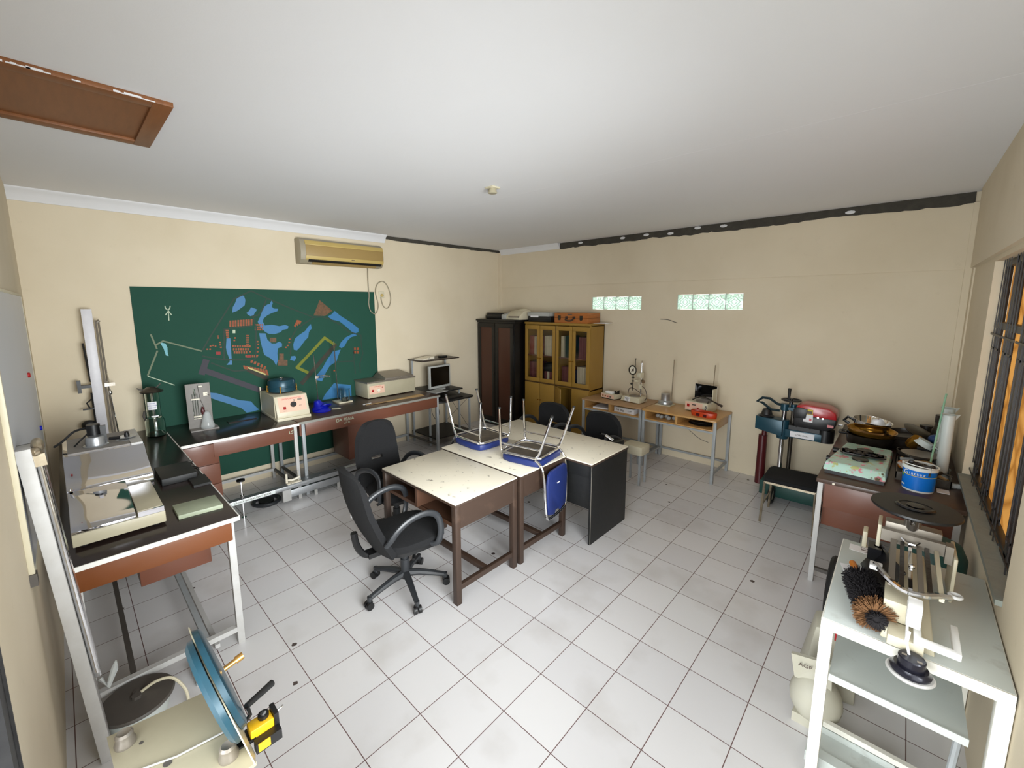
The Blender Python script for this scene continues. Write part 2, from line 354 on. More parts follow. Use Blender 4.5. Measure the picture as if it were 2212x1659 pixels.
def dup(root,loc=None,rz=None,label=None,rot=None):
    r=root.copy(); S.collection.objects.link(r)
    if loc is not None: r.location=loc
    if rz is not None: r.rotation_euler=(0,0,rz)
    if rot is not None: r.rotation_euler=rot
    if label: r['label']=label
    def rec(o,p):
        for ch in list(o.children):
            c=ch.copy(); S.collection.objects.link(c); c.parent=p
            rec(ch,c)
    rec(root,r); return r
BOARD_POLY=[('lake',[(0.924,2.126),(0.976,2.164),(0.998,2.159),(1.009,2.113),(0.998,2.057),(0.965,2.029),(0.92,1.995),(0.87,1.975),(0.881,2.037),(0.909,2.085)]),('lake',[(1.006,1.969),(1.037,1.994),(1.059,2.033),(1.12,2.007),(1.092,1.972),(1.077,1.943),(1.044,1.933),(1.021,1.952)]),('lake',[(1.279,2.115),(1.287,2.078),(1.271,2.042),(1.292,2.016),(1.341,2.014),(1.331,1.987),(1.268,1.965),(1.22,1.941),(1.177,1.905),(1.165,1.87),(1.184,1.823),(1.258,1.83),(1.338,1.809),(1.402,1.822),(1.44,1.806),(1.431,1.774),(1.37,1.763),(1.347,1.737),(1.276,1.717),(1.216,1.726),(1.185,1.745),(1.137,1.803),(1.113,1.867),(1.147,1.935),(1.187,2.035),(1.229,2.064),(1.256,2.071)]),('lake',[(1.118,1.737),(1.184,1.731),(1.198,1.656),(1.241,1.609),(1.282,1.607),(1.325,1.626),(1.353,1.602),(1.348,1.564),(1.305,1.548),(1.293,1.486),(1.295,1.41),(1.269,1.344),(1.246,1.4),(1.208,1.441),(1.151,1.483),(1.137,1.558),(1.124,1.646)]),('lake',[(1.703,1.822),(1.71,1.767),(1.673,1.722),(1.661,1.66),(1.613,1.615),(1.555,1.541),(1.516,1.505),(1.48,1.516),(1.477,1.578),(1.504,1.653),(1.559,1.696),(1.629,1.739),(1.67,1.792)]),('lake',[(2.015,1.982),(2.079,1.924),(2.245,1.812),(2.33,1.741),(2.327,1.69),(2.272,1.676),(2.238,1.695),(2.155,1.774),(2.074,1.843),(1.975,1.87),(1.921,1.911),(1.98,1.943)]),('lake',[(2.263,1.676),(2.303,1.649),(2.216,1.628),(2.161,1.581),(2.122,1.516),(2.078,1.491),(2.045,1.513),(2.074,1.57),(2.146,1.632),(2.218,1.662)]),('lake',[(1.957,1.454),(2.065,1.473),(2.029,1.398),(2.0,1.325),(1.904,1.269),(1.841,1.177),(1.795,1.083),(1.717,1.11),(1.72,1.159),(1.805,1.246),(1.877,1.354)]),('lake',[(1.948,1.038),(1.989,1.023),(2.178,0.98),(2.178,0.831),(2.046,0.835),(1.877,0.838),(1.779,0.837),(1.815,0.898),(1.885,0.971)]),('lake',[(0.588,1.121),(0.65,1.105),(0.763,1.044),(0.856,0.993),(0.973,0.958),(1.001,0.909),(1.049,0.847),(0.983,0.837),(0.918,0.835),(0.873,0.895),(0.756,0.966),(0.644,1.029),(0.587,1.066)]),('lake',[(0.793,1.695),(0.829,1.696),(0.825,1.582),(0.823,1.455),(0.823,1.402),(0.769,1.405),(0.803,1.441),(0.797,1.489),(0.783,1.543),(0.779,1.599)]),('lake',[(1.445,1.439),(1.489,1.441),(1.5,1.414),(1.477,1.377),(1.428,1.397)]),('pale',[(0.224,1.691),(0.267,1.675),(0.278,1.636),(0.276,1.585),(0.28,1.547),(0.259,1.555),(0.247,1.626)]),('brown',[(1.831,2.118),(1.986,1.983),(1.889,1.92),(1.743,1.926)]),('brown',[(1.295,1.41),(1.399,1.4),(1.394,1.331),(1.29,1.342)]),('brown',[(1.314,1.484),(1.363,1.48),(1.357,1.404),(1.308,1.409)]),('brown',[(1.226,1.677),(1.294,1.673),(1.29,1.621),(1.222,1.625)]),('orange',[(0.837,1.889),(0.855,1.888),(0.849,1.82),(0.831,1.82)]),('orange',[(0.862,1.89),(0.88,1.89),(0.874,1.821),(0.856,1.821)]),('orange',[(0.887,1.892),(0.905,1.891),(0.899,1.822),(0.881,1.823)]),('orange',[(0.913,1.893),(0.931,1.893),(0.925,1.823),(0.907,1.824)]),('orange',[(0.938,1.895),(0.957,1.894),(0.951,1.824),(0.933,1.825)]),('orange',[(0.964,1.896),(0.983,1.895),(0.977,1.825),(0.958,1.826)]),('orange',[(0.99,1.897),(1.009,1.897),(1.003,1.826),(0.985,1.827)]),('orange',[(1.016,1.899),(1.035,1.898),(1.03,1.827),(1.011,1.828)]),('orange',[(1.043,1.9),(1.062,1.9),(1.056,1.829),(1.037,1.829)]),('orange',[(0.841,1.62),(0.856,1.619),(0.854,1.594),(0.839,1.595)]),('orange',[(0.863,1.618),(0.879,1.617),(0.877,1.592),(0.861,1.593)]),('orange',[(0.886,1.616),(0.902,1.615),(0.9,1.59),(0.884,1.591)]),('orange',[(0.909,1.615),(0.925,1.614),(0.923,1.588),(0.907,1.59)]),('orange',[(0.933,1.613),(0.949,1.612),(0.946,1.587),(0.93,1.588)]),('orange',[(0.956,1.612),(0.972,1.61),(0.97,1.585),(0.954,1.586)]),('orange',[(0.98,1.61),(0.996,1.609),(0.994,1.583),(0.977,1.584)]),('orange',[(1.003,1.608),(1.02,1.607),(1.018,1.581),(1.001,1.583)]),('orange',[(0.845,1.584),(0.86,1.583),(0.858,1.558),(0.843,1.559)]),('orange',[(0.868,1.583),(0.883,1.581),(0.881,1.556),(0.866,1.557)]),('orange',[(0.891,1.581),(0.906,1.58),(0.904,1.554),(0.889,1.556)]),('orange',[(0.914,1.579),(0.93,1.578),(0.928,1.552),(0.912,1.554)]),('orange',[(0.937,1.577),(0.953,1.576),(0.951,1.551),(0.935,1.552)]),('orange',[(0.961,1.576),(0.977,1.574),(0.975,1.549),(0.958,1.55)]),('orange',[(0.984,1.574),(1.0,1.573),(0.998,1.547),(0.982,1.548)]),('orange',[(0.849,1.549),(0.865,1.548),(0.863,1.522),(0.847,1.524)]),('orange',[(0.872,1.547),(0.888,1.546),(0.886,1.52),(0.87,1.522)]),('orange',[(0.895,1.545),(0.911,1.544),(0.909,1.518),(0.893,1.52)]),('orange',[(0.918,1.543),(0.934,1.542),(0.932,1.516),(0.916,1.518)]),('orange',[(0.942,1.541),(0.958,1.54),(0.956,1.514),(0.94,1.516)]),('orange',[(0.965,1.539),(0.981,1.538),(0.979,1.512),(0.963,1.514)]),('orange',[(0.959,1.5),(0.974,1.499),(0.972,1.47),(0.957,1.471)]),('orange',[(0.981,1.498),(0.996,1.497),(0.993,1.468),(0.978,1.469)]),('orange',[(1.002,1.496),(1.017,1.495),(1.015,1.466),(1.0,1.467)]),('orange',[(1.023,1.494),(1.039,1.493),(1.036,1.464),(1.021,1.465)]),('orange',[(1.045,1.492),(1.06,1.491),(1.058,1.462),(1.043,1.463)]),('orange',[(1.067,1.49),(1.082,1.489),(1.08,1.46),(1.064,1.461)]),('orange',[(0.792,1.792),(0.823,1.79),(0.821,1.772),(0.791,1.774)]),('orange',[(0.792,1.767),(0.821,1.766),(0.819,1.748),(0.791,1.749)]),('orange',[(0.793,1.742),(0.818,1.741),(0.817,1.723),(0.791,1.724)]),('orange',[(0.793,1.717),(0.816,1.716),(0.815,1.698),(0.791,1.699)]),('orange',[(0.984,1.724),(1.012,1.722),(1.011,1.707),(0.982,1.708)]),('orange',[(0.982,1.7),(1.01,1.698),(1.009,1.682),(0.98,1.684)]),('orange',[(0.98,1.676),(1.009,1.674),(1.007,1.658),(0.979,1.66)]),('orange',[(0.978,1.651),(1.007,1.65),(1.005,1.634),(0.977,1.636)]),('orange',[(0.976,1.627),(1.005,1.625),(1.003,1.61),(0.975,1.612)]),('orange',[(0.974,1.603),(1.003,1.601),(1.001,1.585),(0.973,1.588)]),('orange',[(1.082,1.843),(1.097,1.843),(1.096,1.824),(1.08,1.825)]),('orange',[(1.08,1.816),(1.095,1.816),(1.093,1.797),(1.078,1.798)]),('orange',[(1.077,1.789),(1.093,1.789),(1.091,1.77),(1.076,1.771)]),('orange',[(1.105,1.843),(1.12,1.842),(1.119,1.823),(1.103,1.824)]),('orange',[(1.103,1.815),(1.118,1.815),(1.117,1.796),(1.101,1.797)]),('orange',[(1.1,1.788),(1.116,1.788),(1.114,1.769),(1.099,1.77)]),('orange',[(1.128,1.842),(1.143,1.841),(1.142,1.823),(1.126,1.823)]),('orange',[(1.126,1.815),(1.141,1.814),(1.14,1.795),(1.124,1.796)]),('orange',[(1.124,1.787),(1.139,1.787),(1.138,1.768),(1.122,1.768)]),('orange',[(1.151,1.841),(1.167,1.841),(1.165,1.822),(1.15,1.822)]),('orange',[(1.149,1.814),(1.165,1.813),(1.163,1.794),(1.148,1.795)]),('orange',[(1.147,1.786),(1.163,1.786),(1.161,1.767),(1.146,1.767)]),('orange',[(0.925,1.381),(0.945,1.379),(0.959,1.334),(0.934,1.341)]),('orange',[(0.952,1.372),(0.972,1.37),(0.985,1.322),(0.961,1.33)]),('orange',[(0.979,1.364),(0.999,1.362),(1.013,1.31),(0.988,1.318)]),('orange',[(1.006,1.355),(1.026,1.353),(1.04,1.298),(1.015,1.306)]),('orange',[(1.033,1.346),(1.054,1.344),(1.068,1.286),(1.042,1.294)]),('orange',[(1.061,1.337),(1.082,1.335),(1.095,1.274),(1.07,1.282)]),('orange',[(1.089,1.328),(1.11,1.326),(1.123,1.262),(1.098,1.269)]),('orange',[(1.117,1.319),(1.138,1.317),(1.152,1.249),(1.126,1.257)]),('orange',[(1.146,1.31),(1.167,1.308),(1.18,1.237),(1.154,1.245)]),('orange',[(1.011,1.437),(1.034,1.432),(1.021,1.4),(1.0,1.407)]),('orange',[(1.043,1.417),(1.066,1.412),(1.053,1.379),(1.031,1.386)]),('orange',[(1.075,1.396),(1.098,1.391),(1.085,1.358),(1.063,1.365)]),('orange',[(1.107,1.375),(1.13,1.37),(1.117,1.337),(1.096,1.344)]),('orange',[(1.14,1.354),(1.163,1.348),(1.15,1.315),(1.128,1.322)]),('orange',[(0.633,1.63),(0.648,1.629),(0.647,1.614),(0.631,1.616)]),('orange',[(0.656,1.635),(0.671,1.634),(0.67,1.619),(0.654,1.621)]),('orange',[(0.678,1.627),(0.693,1.626),(0.692,1.611),(0.676,1.612)]),('orange',[(0.71,1.734),(0.726,1.733),(0.724,1.718),(0.708,1.719)]),('orange',[(0.711,1.714),(0.727,1.713),(0.726,1.698),(0.71,1.699)]),('orange',[(0.723,1.665),(0.739,1.664),(0.738,1.649),(0.722,1.65)]),('orange',[(0.723,1.638),(0.739,1.636),(0.738,1.621),(0.722,1.623)]),('orange',[(0.725,1.61),(0.742,1.609),(0.74,1.594),(0.724,1.595)]),('orange',[(0.866,1.705),(0.882,1.704),(0.881,1.688),(0.864,1.689)]),('orange',[(0.857,1.677),(0.874,1.676),(0.873,1.661),(0.856,1.662)]),('orange',[(1.086,1.649),(1.104,1.648),(1.102,1.632),(1.084,1.633)]),('orange',[(1.09,1.62),(1.108,1.618),(1.107,1.602),(1.089,1.604)]),('orange',[(1.083,1.577),(1.101,1.575),(1.099,1.559),(1.081,1.561)]),('orange',[(1.077,1.533),(1.095,1.532),(1.093,1.516),(1.075,1.517)]),('orange',[(1.071,1.49),(1.089,1.488),(1.087,1.473),(1.069,1.474)]),('orange',[(1.0,1.539),(1.018,1.538),(1.017,1.522),(0.999,1.524)]),('orange',[(0.602,1.599),(0.617,1.598),(0.616,1.583),(0.601,1.584)]),('orange',[(0.626,1.597),(0.642,1.596),(0.641,1.581),(0.625,1.582)]),('orange',[(1.951,1.213),(1.974,1.211),(1.973,1.192),(1.95,1.195)]),('orange',[(1.383,1.562),(1.403,1.56),(1.401,1.544),(1.382,1.545)]),('orange',[(1.406,1.583),(1.426,1.582),(1.424,1.565),(1.404,1.566)]),('orange',[(1.425,1.62),(1.445,1.618),(1.444,1.602),(1.424,1.603)]),('orange',[(1.432,1.657),(1.452,1.656),(1.451,1.639),(1.431,1.641)]),('orange',[(1.501,1.806),(1.542,1.878),(1.559,1.872),(1.518,1.787)]),('orange',[(1.528,1.827),(1.556,1.875),(1.577,1.867),(1.545,1.802)]),('orange',[(1.556,1.847),(1.571,1.871),(1.594,1.861),(1.573,1.816)]),('orange',[(2.243,1.487),(2.276,1.484),(2.274,1.45),(2.241,1.453)]),('orange',[(2.244,1.439),(2.276,1.436),(2.274,1.402),(2.242,1.405)]),('orange',[(2.288,1.483),(2.321,1.481),(2.319,1.447),(2.286,1.449)]),('orange',[(2.284,1.436),(2.316,1.433),(2.314,1.398),(2.282,1.401)]),('red',[(0.686,1.558),(0.725,1.555),(0.723,1.523),(0.684,1.527)]),('red',[(0.971,1.492),(1.015,1.488),(1.013,1.463),(0.969,1.467)]),('chalk',[(0.858,1.786),(0.884,1.785),(0.881,1.749),(0.855,1.75)]),('pale_yellow',[(0.973,1.361),(1.147,1.261),(1.146,1.243),(0.972,1.344)])]
BOARD_LINE=[('road',0.014,[(0.568,1.588),(0.659,1.744),(0.9,2.126),(1.073,2.216),(1.228,2.136),(1.494,2.011),(1.747,1.904)]),('road',0.014,[(1.228,2.136),(1.172,2.006),(1.122,1.943),(1.063,1.93)]),('road',0.014,[(1.747,1.904),(1.628,1.833),(1.519,1.76),(1.461,1.656),(1.437,1.458)]),('road',0.014,[(1.747,1.904),(1.825,1.913),(1.943,1.879),(2.071,1.802),(2.186,1.705),(2.361,1.646),(2.355,1.534),(2.374,1.393),(2.321,1.259),(2.323,1.136)]),('road',0.014,[(0.562,1.521),(0.75,1.463),(1.018,1.437),(1.057,1.448),(1.091,1.793),(1.069,1.929)]),('road',0.014,[(0.75,1.463),(0.779,1.799),(0.948,1.813),(1.048,1.823)]),('road',0.014,[(0.633,1.44),(0.834,1.327),(0.908,1.325),(0.983,1.324),(1.144,1.216)]),('road',0.014,[(2.007,1.316),(2.242,1.301),(2.25,1.127)]),('road',0.014,[(2.244,1.49),(2.243,1.318)]),('purple',0.06,[(0.549,1.374),(1.092,1.066)]),('purple',0.06,[(0.585,1.465),(0.54,1.341)]),('black',0.05,[(1.996,1.542),(1.546,1.093)]),('black',0.05,[(0.983,1.324),(1.15,1.208)]),('yellow',0.035,[(1.623,1.219),(1.501,1.296),(1.863,1.64),(1.98,1.551)]),('tan',0.014,[(0.162,1.77),(0.194,1.63)]),('tan',0.014,[(0.193,1.668),(0.25,1.702),(0.556,1.576)]),('tan',0.014,[(0.196,1.605),(0.102,1.374)]),('chalk',0.008,[(0.101,1.362),(0.298,1.245)]),('chalk',0.008,[(0.297,2.049),(0.299,2.027),(0.313,2.012),(0.332,2.022),(0.338,2.049)]),('chalk',0.008,[(0.315,1.907),(0.319,2.004)]),('chalk',0.008,[(0.294,1.962),(0.32,2.002),(0.34,1.961)])]

# ================================================================== the room
b=MB(); b.box(XL-.15,XR+.9,YN-3.2,YB+.15,-.12,0); struct('floor',b,'floor_tile',smooth=False)
# ceiling with the hatch hole (x -.27..44, y -.6..035)
hx0,hx1,hy0,hy1=-.29,.43,-.60,.03
b=MB(); z0,z1=H,H+.05
b.box(XL-.15,XR+.15,hy1,YB+.15,z0,z1); b.box(XL-.15,hx0,YN-.15,hy1,z0,z1); b.box(hx1,XR+.15,YN-.15,hy1,z0,z1); b.box(hx0,hx1,YN-.15,hy0,z0,z1)
struct('ceiling',b,'ceiling_paint',smooth=False)
b=MB(); b.box(hx0-.1,hx1+.1,hy0-.1,hy1+.1,H+.35,H+.4); b.box(hx0-.1,hx0-.02,hy0-.1,hy1+.1,H+.05,H+.35); b.box(hx1+.02,hx1+.1,hy0-.1,hy1+.1,H+.05,H+.35)
b.box(hx0-.1,hx1+.1,hy0-.1,hy0-.02,H+.05,H+.35); b.box(hx0-.1,hx1+.1,hy1+.02,hy1+.1,H+.05,H+.35); struct('trim_7',b,'concrete',smooth=False)
b=MB(); b.box(XL-.15,XL,YN-.15,YB+.15,0,H+.05); struct('wall_left',b,'cream_wall',smooth=False)
# back wall with the two glass-block openings
o1=(-.376,.412,1.985,2.168); o2=(.911,1.687,1.992,2.183)
b=MB(); xs=[XL,o1[0],o1[1],o2[0],o2[1],XR+.15]
b.box(xs[0],xs[1],YB,YB+.12,0,H+.05); b.box(xs[2],xs[3],YB,YB+.12,0,H+.05); b.box(xs[4],xs[5],YB,YB+.12,0,H+.05)
for o in (o1,o2): b.box(o[0],o[1],YB,YB+.12,0,o[2]); b.box(o[0],o[1],YB,YB+.12,o[3],H+.05)
struct('wall_back',b,'cream_wall',smooth=False)
for k,o in enumerate((o1,o2)):
    r=bpy.data.objects.new('window_%d'%(k+1),None); S.collection.objects.link(r); r.location=((o[0]+o[1])/2,YB,o[2]); r['kind']='structure'
    wd=(o[1]-o[0])/4
    for i in range(4):
        m_=MB(); x0=-2*wd+i*wd+.003; x1=x0+wd-.006; hh=o[3]-o[2]-.004
        m_.box(x0,x1,.004,.012,.003,hh)
        n_=MB()
        cx,cz=(x0+x1)/2,hh/2
        for s_ in (.35,.7): # pressed diamond ridges
            n_.tube([(cx-s_*wd*.5,.003,cz),(cx,.003,cz+s_*hh*.5),(cx+s_*wd*.5,.003,cz),(cx,.003,cz-s_*hh*.5)],.004,6,True)
        for sx,sz in ((-1,-1),(1,1),(-1,1),(1,-1)):
            n_.tube([(cx+sx*(wd/2-.012-.05*math.cos(t)),.003,cz+sz*(hh/2-.01-.05*math.sin(t))) for t in (0,.4,.8,1.2,1.57)],.0035,6)
        gb=part(r,'glass_block',m_,'block_glass',bev=.001); part(gb,'pressed_ridges',n_,'ridge_glass')
    g=MB()
    for i in range(5): g.box(-2*wd+i*wd-.003,-2*wd+i*wd+.003,.001,.1,0,o[3]-o[2])
    part(r,'mortar_joint',g,'mortar_white')  # joints in one even greyish white
# window wall: window y 2.0..3.8 z .88..2.32, an open-air gap to the yard behind
wy0,wy1,wz0,wz1=2.02,3.79,.87,2.33
sy0,sy1=-.38,1.38   # added second opening in this wall, out of view, letting side daylight in
b=MB(); b.box(XR,XR+.15,YN-.15,sy0,0,H+.05); b.box(XR,XR+.15,sy1,wy0,0,H+.05); b.box(XR,XR+.15,sy0,sy1,0,.9); b.box(XR,XR+.15,sy0,sy1,2.3,H+.05); b.box(XR,XR+.15,wy1,YB+.15,0,H+.05); b.box(XR,XR+.15,wy0,wy1,0,wz0); b.box(XR,XR+.15,wy0,wy1,wz1,H+.05)
struct('wall_right',b,'cream_wall',smooth=False)
# near wall with the doorway the photographer stands in
dx0,dx1,dz=1.74,3.42,2.35
b=MB(); b.box(XL,dx0,YN-.15,YN,0,H+.05); b.box(dx1,XR,YN-.15,YN,0,H+.05); b.box(dx0,dx1,YN-.15,YN,dz,H+.05)
struct('wall_front',b,'cream_wall',smooth=False)
b=MB(); b.box(dx0-.055,dx0+.02,YN-.16,YN+.015,0,dz+.05); b.box(dx1-.02,dx1+.05,YN-.16,YN+.015,0,dz+.05); b.box(dx0+.02,dx1-.02,YN-.16,YN+.015,dz,dz+.05)
b.box(dx0-.05,dx0-.043,YN+.015,YN+.02,0,dz)
r=struct('door_1',b,'grille_black')
# beams, pilasters
b=MB(); b.box(XL,3.445,YB-.012,YB,2.357,H); struct('trim_1',b,'cream_wall',smooth=False)
b=MB(); b.box(3.445,XR,YB-.03,YB,0,H-.09); b.box(XR-.01,XR,4.93,YB,0,H-.06); struct('trim_2',b,'cream_wall',smooth=False)
b=MB(); b.box(XL,XL+.05,YB-.05,YB,0,2.97); struct('trim_3',b,'cream_wall',smooth=False)
b=MB(); b.box(XR-.03,XR,YN,4.93,2.36,H); struct('trim_4',b,'cream_wall',smooth=False)
# cornice
prof=[(0,0),(.012,0),(.014,-.0),(.022,.018),(.045,.045),(.062,.075),(.085,.085),(.09,.1),(0,.1)]
b=MB(); b.prism([(XL+x,H-.1+z) for x,z in prof],'y',YN,2.78); struct('trim_5',b,'gypsum',ang=50)
b=MB(); b.prism([(YB-.012-x*.7,H-.085+z*.85) for x,z in prof],'x',XL+.05,-.99); struct('trim_6',b,'gypsum',ang=50)
# raw concrete where the cornice has fallen off (ragged lower edge)
def ragged(a,b_,z_top,dep,n,seed):
    rr=random.Random(seed); pts=[]; lv=1
    for i in range(n+1):
        t=a+(b_-a)*(i+rr.uniform(-.3,.3)*(0<i<n))/n; lv=lv*.8+.2*rr.uniform(.6,1.4); pts.append((t,z_top-dep*(lv+rr.uniform(-.07,.07))))
    return pts
b=MB(); lo=ragged(2.79,YB,H,.045,34,3)
b.add([(XL+.006,y,z) for y,z in lo]+[(XL+.006,y,H) for y,z in lo]+[(XL,y,z) for y,z in lo],
  [(i,i+1,len(lo)+i+1,len(lo)+i) for i in range(len(lo)-1)]+[(i,2*len(lo)+i,2*len(lo)+i+1,i+1) for i in range(len(lo)-1)])
struct('trim_8',b,'concrete',smooth=False)
b=MB(); lo=ragged(-.985,3.45,H,.085,90,5)
b.add([(x,YB-.02,z) for x,z in lo]+[(x,YB-.02,H) for x,z in lo]+[(x,YB-.011,z) for x,z in lo],
  [(i,i+1,len(lo)+i+1,len(lo)+i) for i in range(len(lo)-1)]+[(i,2*len(lo)+i,2*len(lo)+i+1,i+1) for i in range(len(lo)-1)])
struct('trim_9',b,'concrete',smooth=False)
b=MB()  # painted patches left on the concrete
for x,z in ((.45,H-.03),(.78,H-.05),(1.12,H-.02),(1.42,H-.035),(-.6,H-.03),(.1,H-.035),(2.6,H-.05)):
    b.lathe([(0.0,0),(.035,0),(.03,.003)],(0,0,0),9); k=len(b.v)-27
    for i in range(k,len(b.v)):
        v=b.v[i]; b.v[i]=(x+v[0]*1.2,YB-.02-v[2],z+v[1]*.5)
struct('trim_10',b,'gypsum')
# hatch lid : framed wooden board hanging a little open
t=thing('ceiling_hatch','brown wooden ceiling hatch lid with recessed panel at upper left, slightly open','hatch',((hx0+hx1)/2,(hy0+hy1)/2,H))
a,c=(hx1-hx0)/2+.02,(hy1-hy0)/2+.01
b=MB(); fw_=.075
b.box(-a,a,c-fw_,c,-.022,.0); b.box(-a,a,-c,-c+fw_,-.022,.0); b.box(-a,-a+fw_,-c+fw_,c-fw_,-.022,.0); b.box(a-fw_,a,-c+fw_,c-fw_,-.022,.0)
part(t,'frame',b,'hatch_wood',bev=.002)
b=MB(); b.box(-a+fw_,a-fw_,-c+fw_,c-fw_,-.008,-.002); part(t,'panel',b,'hatch_wood')
b=MB(); 
rh=random.Random(4)
for i in range(11):
    y=rh.uniform(-c+.01,c-.08); b.box(a-.002,a+.001+.002*(i%3),y,y+rh.uniform(.01,.07),-.0205,-.012-.004*(i%2))
part(t,'chipped_edge',b,'gypsum')
t=thing('lamp_socket','small cream lamp holder alone on the ceiling','lamp holder',(.52,2.11,H))
b=MB(); b.box(-.045,.045,-.045,.045,-.012,0); part(t,'base_plate',b,'cream_metal',bev=.003)
b=MB(); b.lathe([(.034,-.05),(.04,-.045),(.028,-.012)],n=14); part(t,'socket_cup',b,'beige_metal')
b=MB(); b.box(-2.33,3.5,2.43,2.434,H-.0003,H); struct('trim_11',b,'ceiling_paint')
# marks on the back wall: broken pipe, holes
b=MB(); b.tube(smooth_path([(.70,YB-.013,1.86),(.80,YB-.012,1.855),(.88,YB-.014,1.83),(.93,YB-.02,1.815)],4),.004,6)
solo('loose_wire','short dark bent wire stuck in the back wall below the glass blocks','wire',b,'dark_steel')

# window frame, grille and the yard wall behind
r=bpy.data.objects.new('window_3',None); S.collection.objects.link(r); r.location=(XR+.05,wy0,wz0); r['kind']='structure'
L_=wy1-wy0; Hh=wz1-wz0
b=MB(); b.box(0,.03,0,.04,0,Hh); b.box(0,.03,L_-.04,L_,0,Hh); b.box(0,.03,0,L_,0,.03); b.box(0,.03,0,L_,Hh-.04,Hh); b.box(-.012,.03,0,L_,1.03,1.07)
for i in range(1,4): b.box(0,.03,L_*i/4-.03,L_*i/4+.03,0,Hh)
part(r,'window_frame',b,'grille_black',bev=.002)
for i in range(4):
    g=MB(); y0=L_*i/4; wv=L_/4
    for k,f in enumerate((.24,.42,.60,.78)):
        y=y0+wv*f; g.box(-.019,-.015,y-.006,y+.006,.0 if k%3 else .12,Hh)
    for k,(f,g0) in enumerate(((.24,.14),(.60,.14),(.24,.90),(.60,.90))):
        y=y0+wv*f; g.box(-.020,-.015,y-.006,y+wv*.18,g0,g0+.012)
    g.box(-.023,-.019,y0+.02,y0+wv-.02,.05,.062); g.box(-.023,-.019,y0+.02,y0+wv-.02,.985,.997)
    part(r,'grille',g,'grille_black')
b=MB(); b.box(XR-.02,XR+.05,wy0,wy1,wz0-.02,wz0+.004); struct('trim_12',b,'grey_mortar',smooth=False)
g=MB(); g.box(.032,.036,.03,L_-.03,.02,Hh-.03); part(r,'pane',g,'amber_glass')
b=MB(); b.box(XR+.15,6,-2,YB+.15,-.1,0); b.box(-5,6,YB+.15,8,-.1,0); struct('floor_yard',b,'grey_mortar',smooth=False)

# ================================================================== on the board wall
t=thing('map_board','large green board with a painted site map of lakes and buildings on the left wall','board',(XL,1.32,.17))
by0,by1,bz0,bz1=.05,2.585,.17,2.235
b=MB(); b.box(0,.012,by0-1.32,by1-1.32,0,bz1-.17)
panel_b=b
def poly_mb(mb,pts,x,mi):
    P=[(y-1.32,z-.17) for y,z in pts]; n=len(P)
    from mathutils.geometry import tessellate_polygon
    tr=tessellate_polygon([[Vector((y,z,0)) for y,z in P]])
    mb.add([(x,y,z) for y,z in P],[list(f) for f in tr],mi)
cols=['lake','pale','brown','orange','red','chalk','pale_yellow']; mats_=['lake_blue','pale_blue','brown_block','orange_block','red_block','chalk','pale_yellow_block']
mp_=panel_b
for i_,(c_,pts) in enumerate(BOARD_POLY): poly_mb(mp_,pts,.0125+.00001*i_+.0003*(i_>11),1+cols.index(c_))
lc={'road':0,'purple':1,'black':2,'yellow':3,'tan':4,'chalk':5}; k_=0
for c_,wd,pts in BOARD_LINE:
    for (a0,a1),(c0,c1) in zip(pts[:-1],pts[1:]):
        d=Vector((c0-a0,c1-a1)); L0=d.length or 1e-6; n_=Vector((-d.y,d.x))/L0*wd/2; e=d/L0*wd*.3; x=.0136+.00001*k_; k_+=1
        q=[(a0-e.x+n_.x,a1-e.y+n_.y),(c0+e.x+n_.x,c1+e.y+n_.y),(c0+e.x-n_.x,c1+e.y-n_.y),(a0-e.x-n_.x,a1-e.y-n_.y)]
        mp_.add([(x,y-1.32,z-.17) for y,z in q],[(0,1,2,3)],8+lc[c_])
part(t,'panel',mp_,['board_green']+mats_+['road_line','purple_line','black_line','yellow_line','tan_line','chalk'],smooth=False)
text(t,'chalk_writing','SKALA   :   1 : 5000',.04,frame((.0150,1.03-1.32,.36),(0,1,0),(0,0,1)),'chalk',w=.34)
text(t,'chalk_writing','AKTUAL   :   2001 / 2002',.04,frame((.0150,1.05-1.32,.305),(0,1,0),(0,0,1)),'chalk',w=.36)

t=thing('air_conditioner','yellowed cream split air conditioner high on the left wall','air conditioner',(XL,2.14,2.55))
b=MB(); pf=[(0,0),(.12,0),(.165,.045),(.18,.12),(.175,.22),(.15,.275),(.11,.295),(0,.295)]
b.prism([(x,z) for x,z in pf],'y',-.56,.52); part(t,'casing',b,'old_grey_plastic',bev=.006)
b=MB(); b.prism([(.12,.275),(.178,.215),(.186,.12),(.18,.065),(.172,.065),(.172,.2),(.12,.262)],'y',-.5,.51); part(t,'front_panel',b,'cream_plastic_dark',bev=.003)
b=MB(); b.prism([(.13,.284),(.16,.268),(.183,.225),(.181,.215),(.155,.258),(.13,.276)],'y',-.505,.515); b.prism([(.15,.04),(.172,.06),(.184,.09),(.188,.09),(.176,.055),(.153,.034)],'y',-.505,.515); part(t,'light_trim',b,'cream_plastic',bev=.002)
b=MB(); b.prism([(.105,-.002),(.155,.03),(.17,.042),(.172,.05),(.15,.045),(.1,.01)],'y',-.47,.49); part(t,'air_outlet',b,'dark_gap')
b=MB(); b.prism([(.112,.0),(.15,.022),(.153,.018),(.115,-.006)],'y',-.42,.42); part(t,'louvre',b,'cream_plastic_dark')
b=MB(); b.box(.182,.1895,.06,.1,.068,.076); part(t,'badge',b,'print_dark')
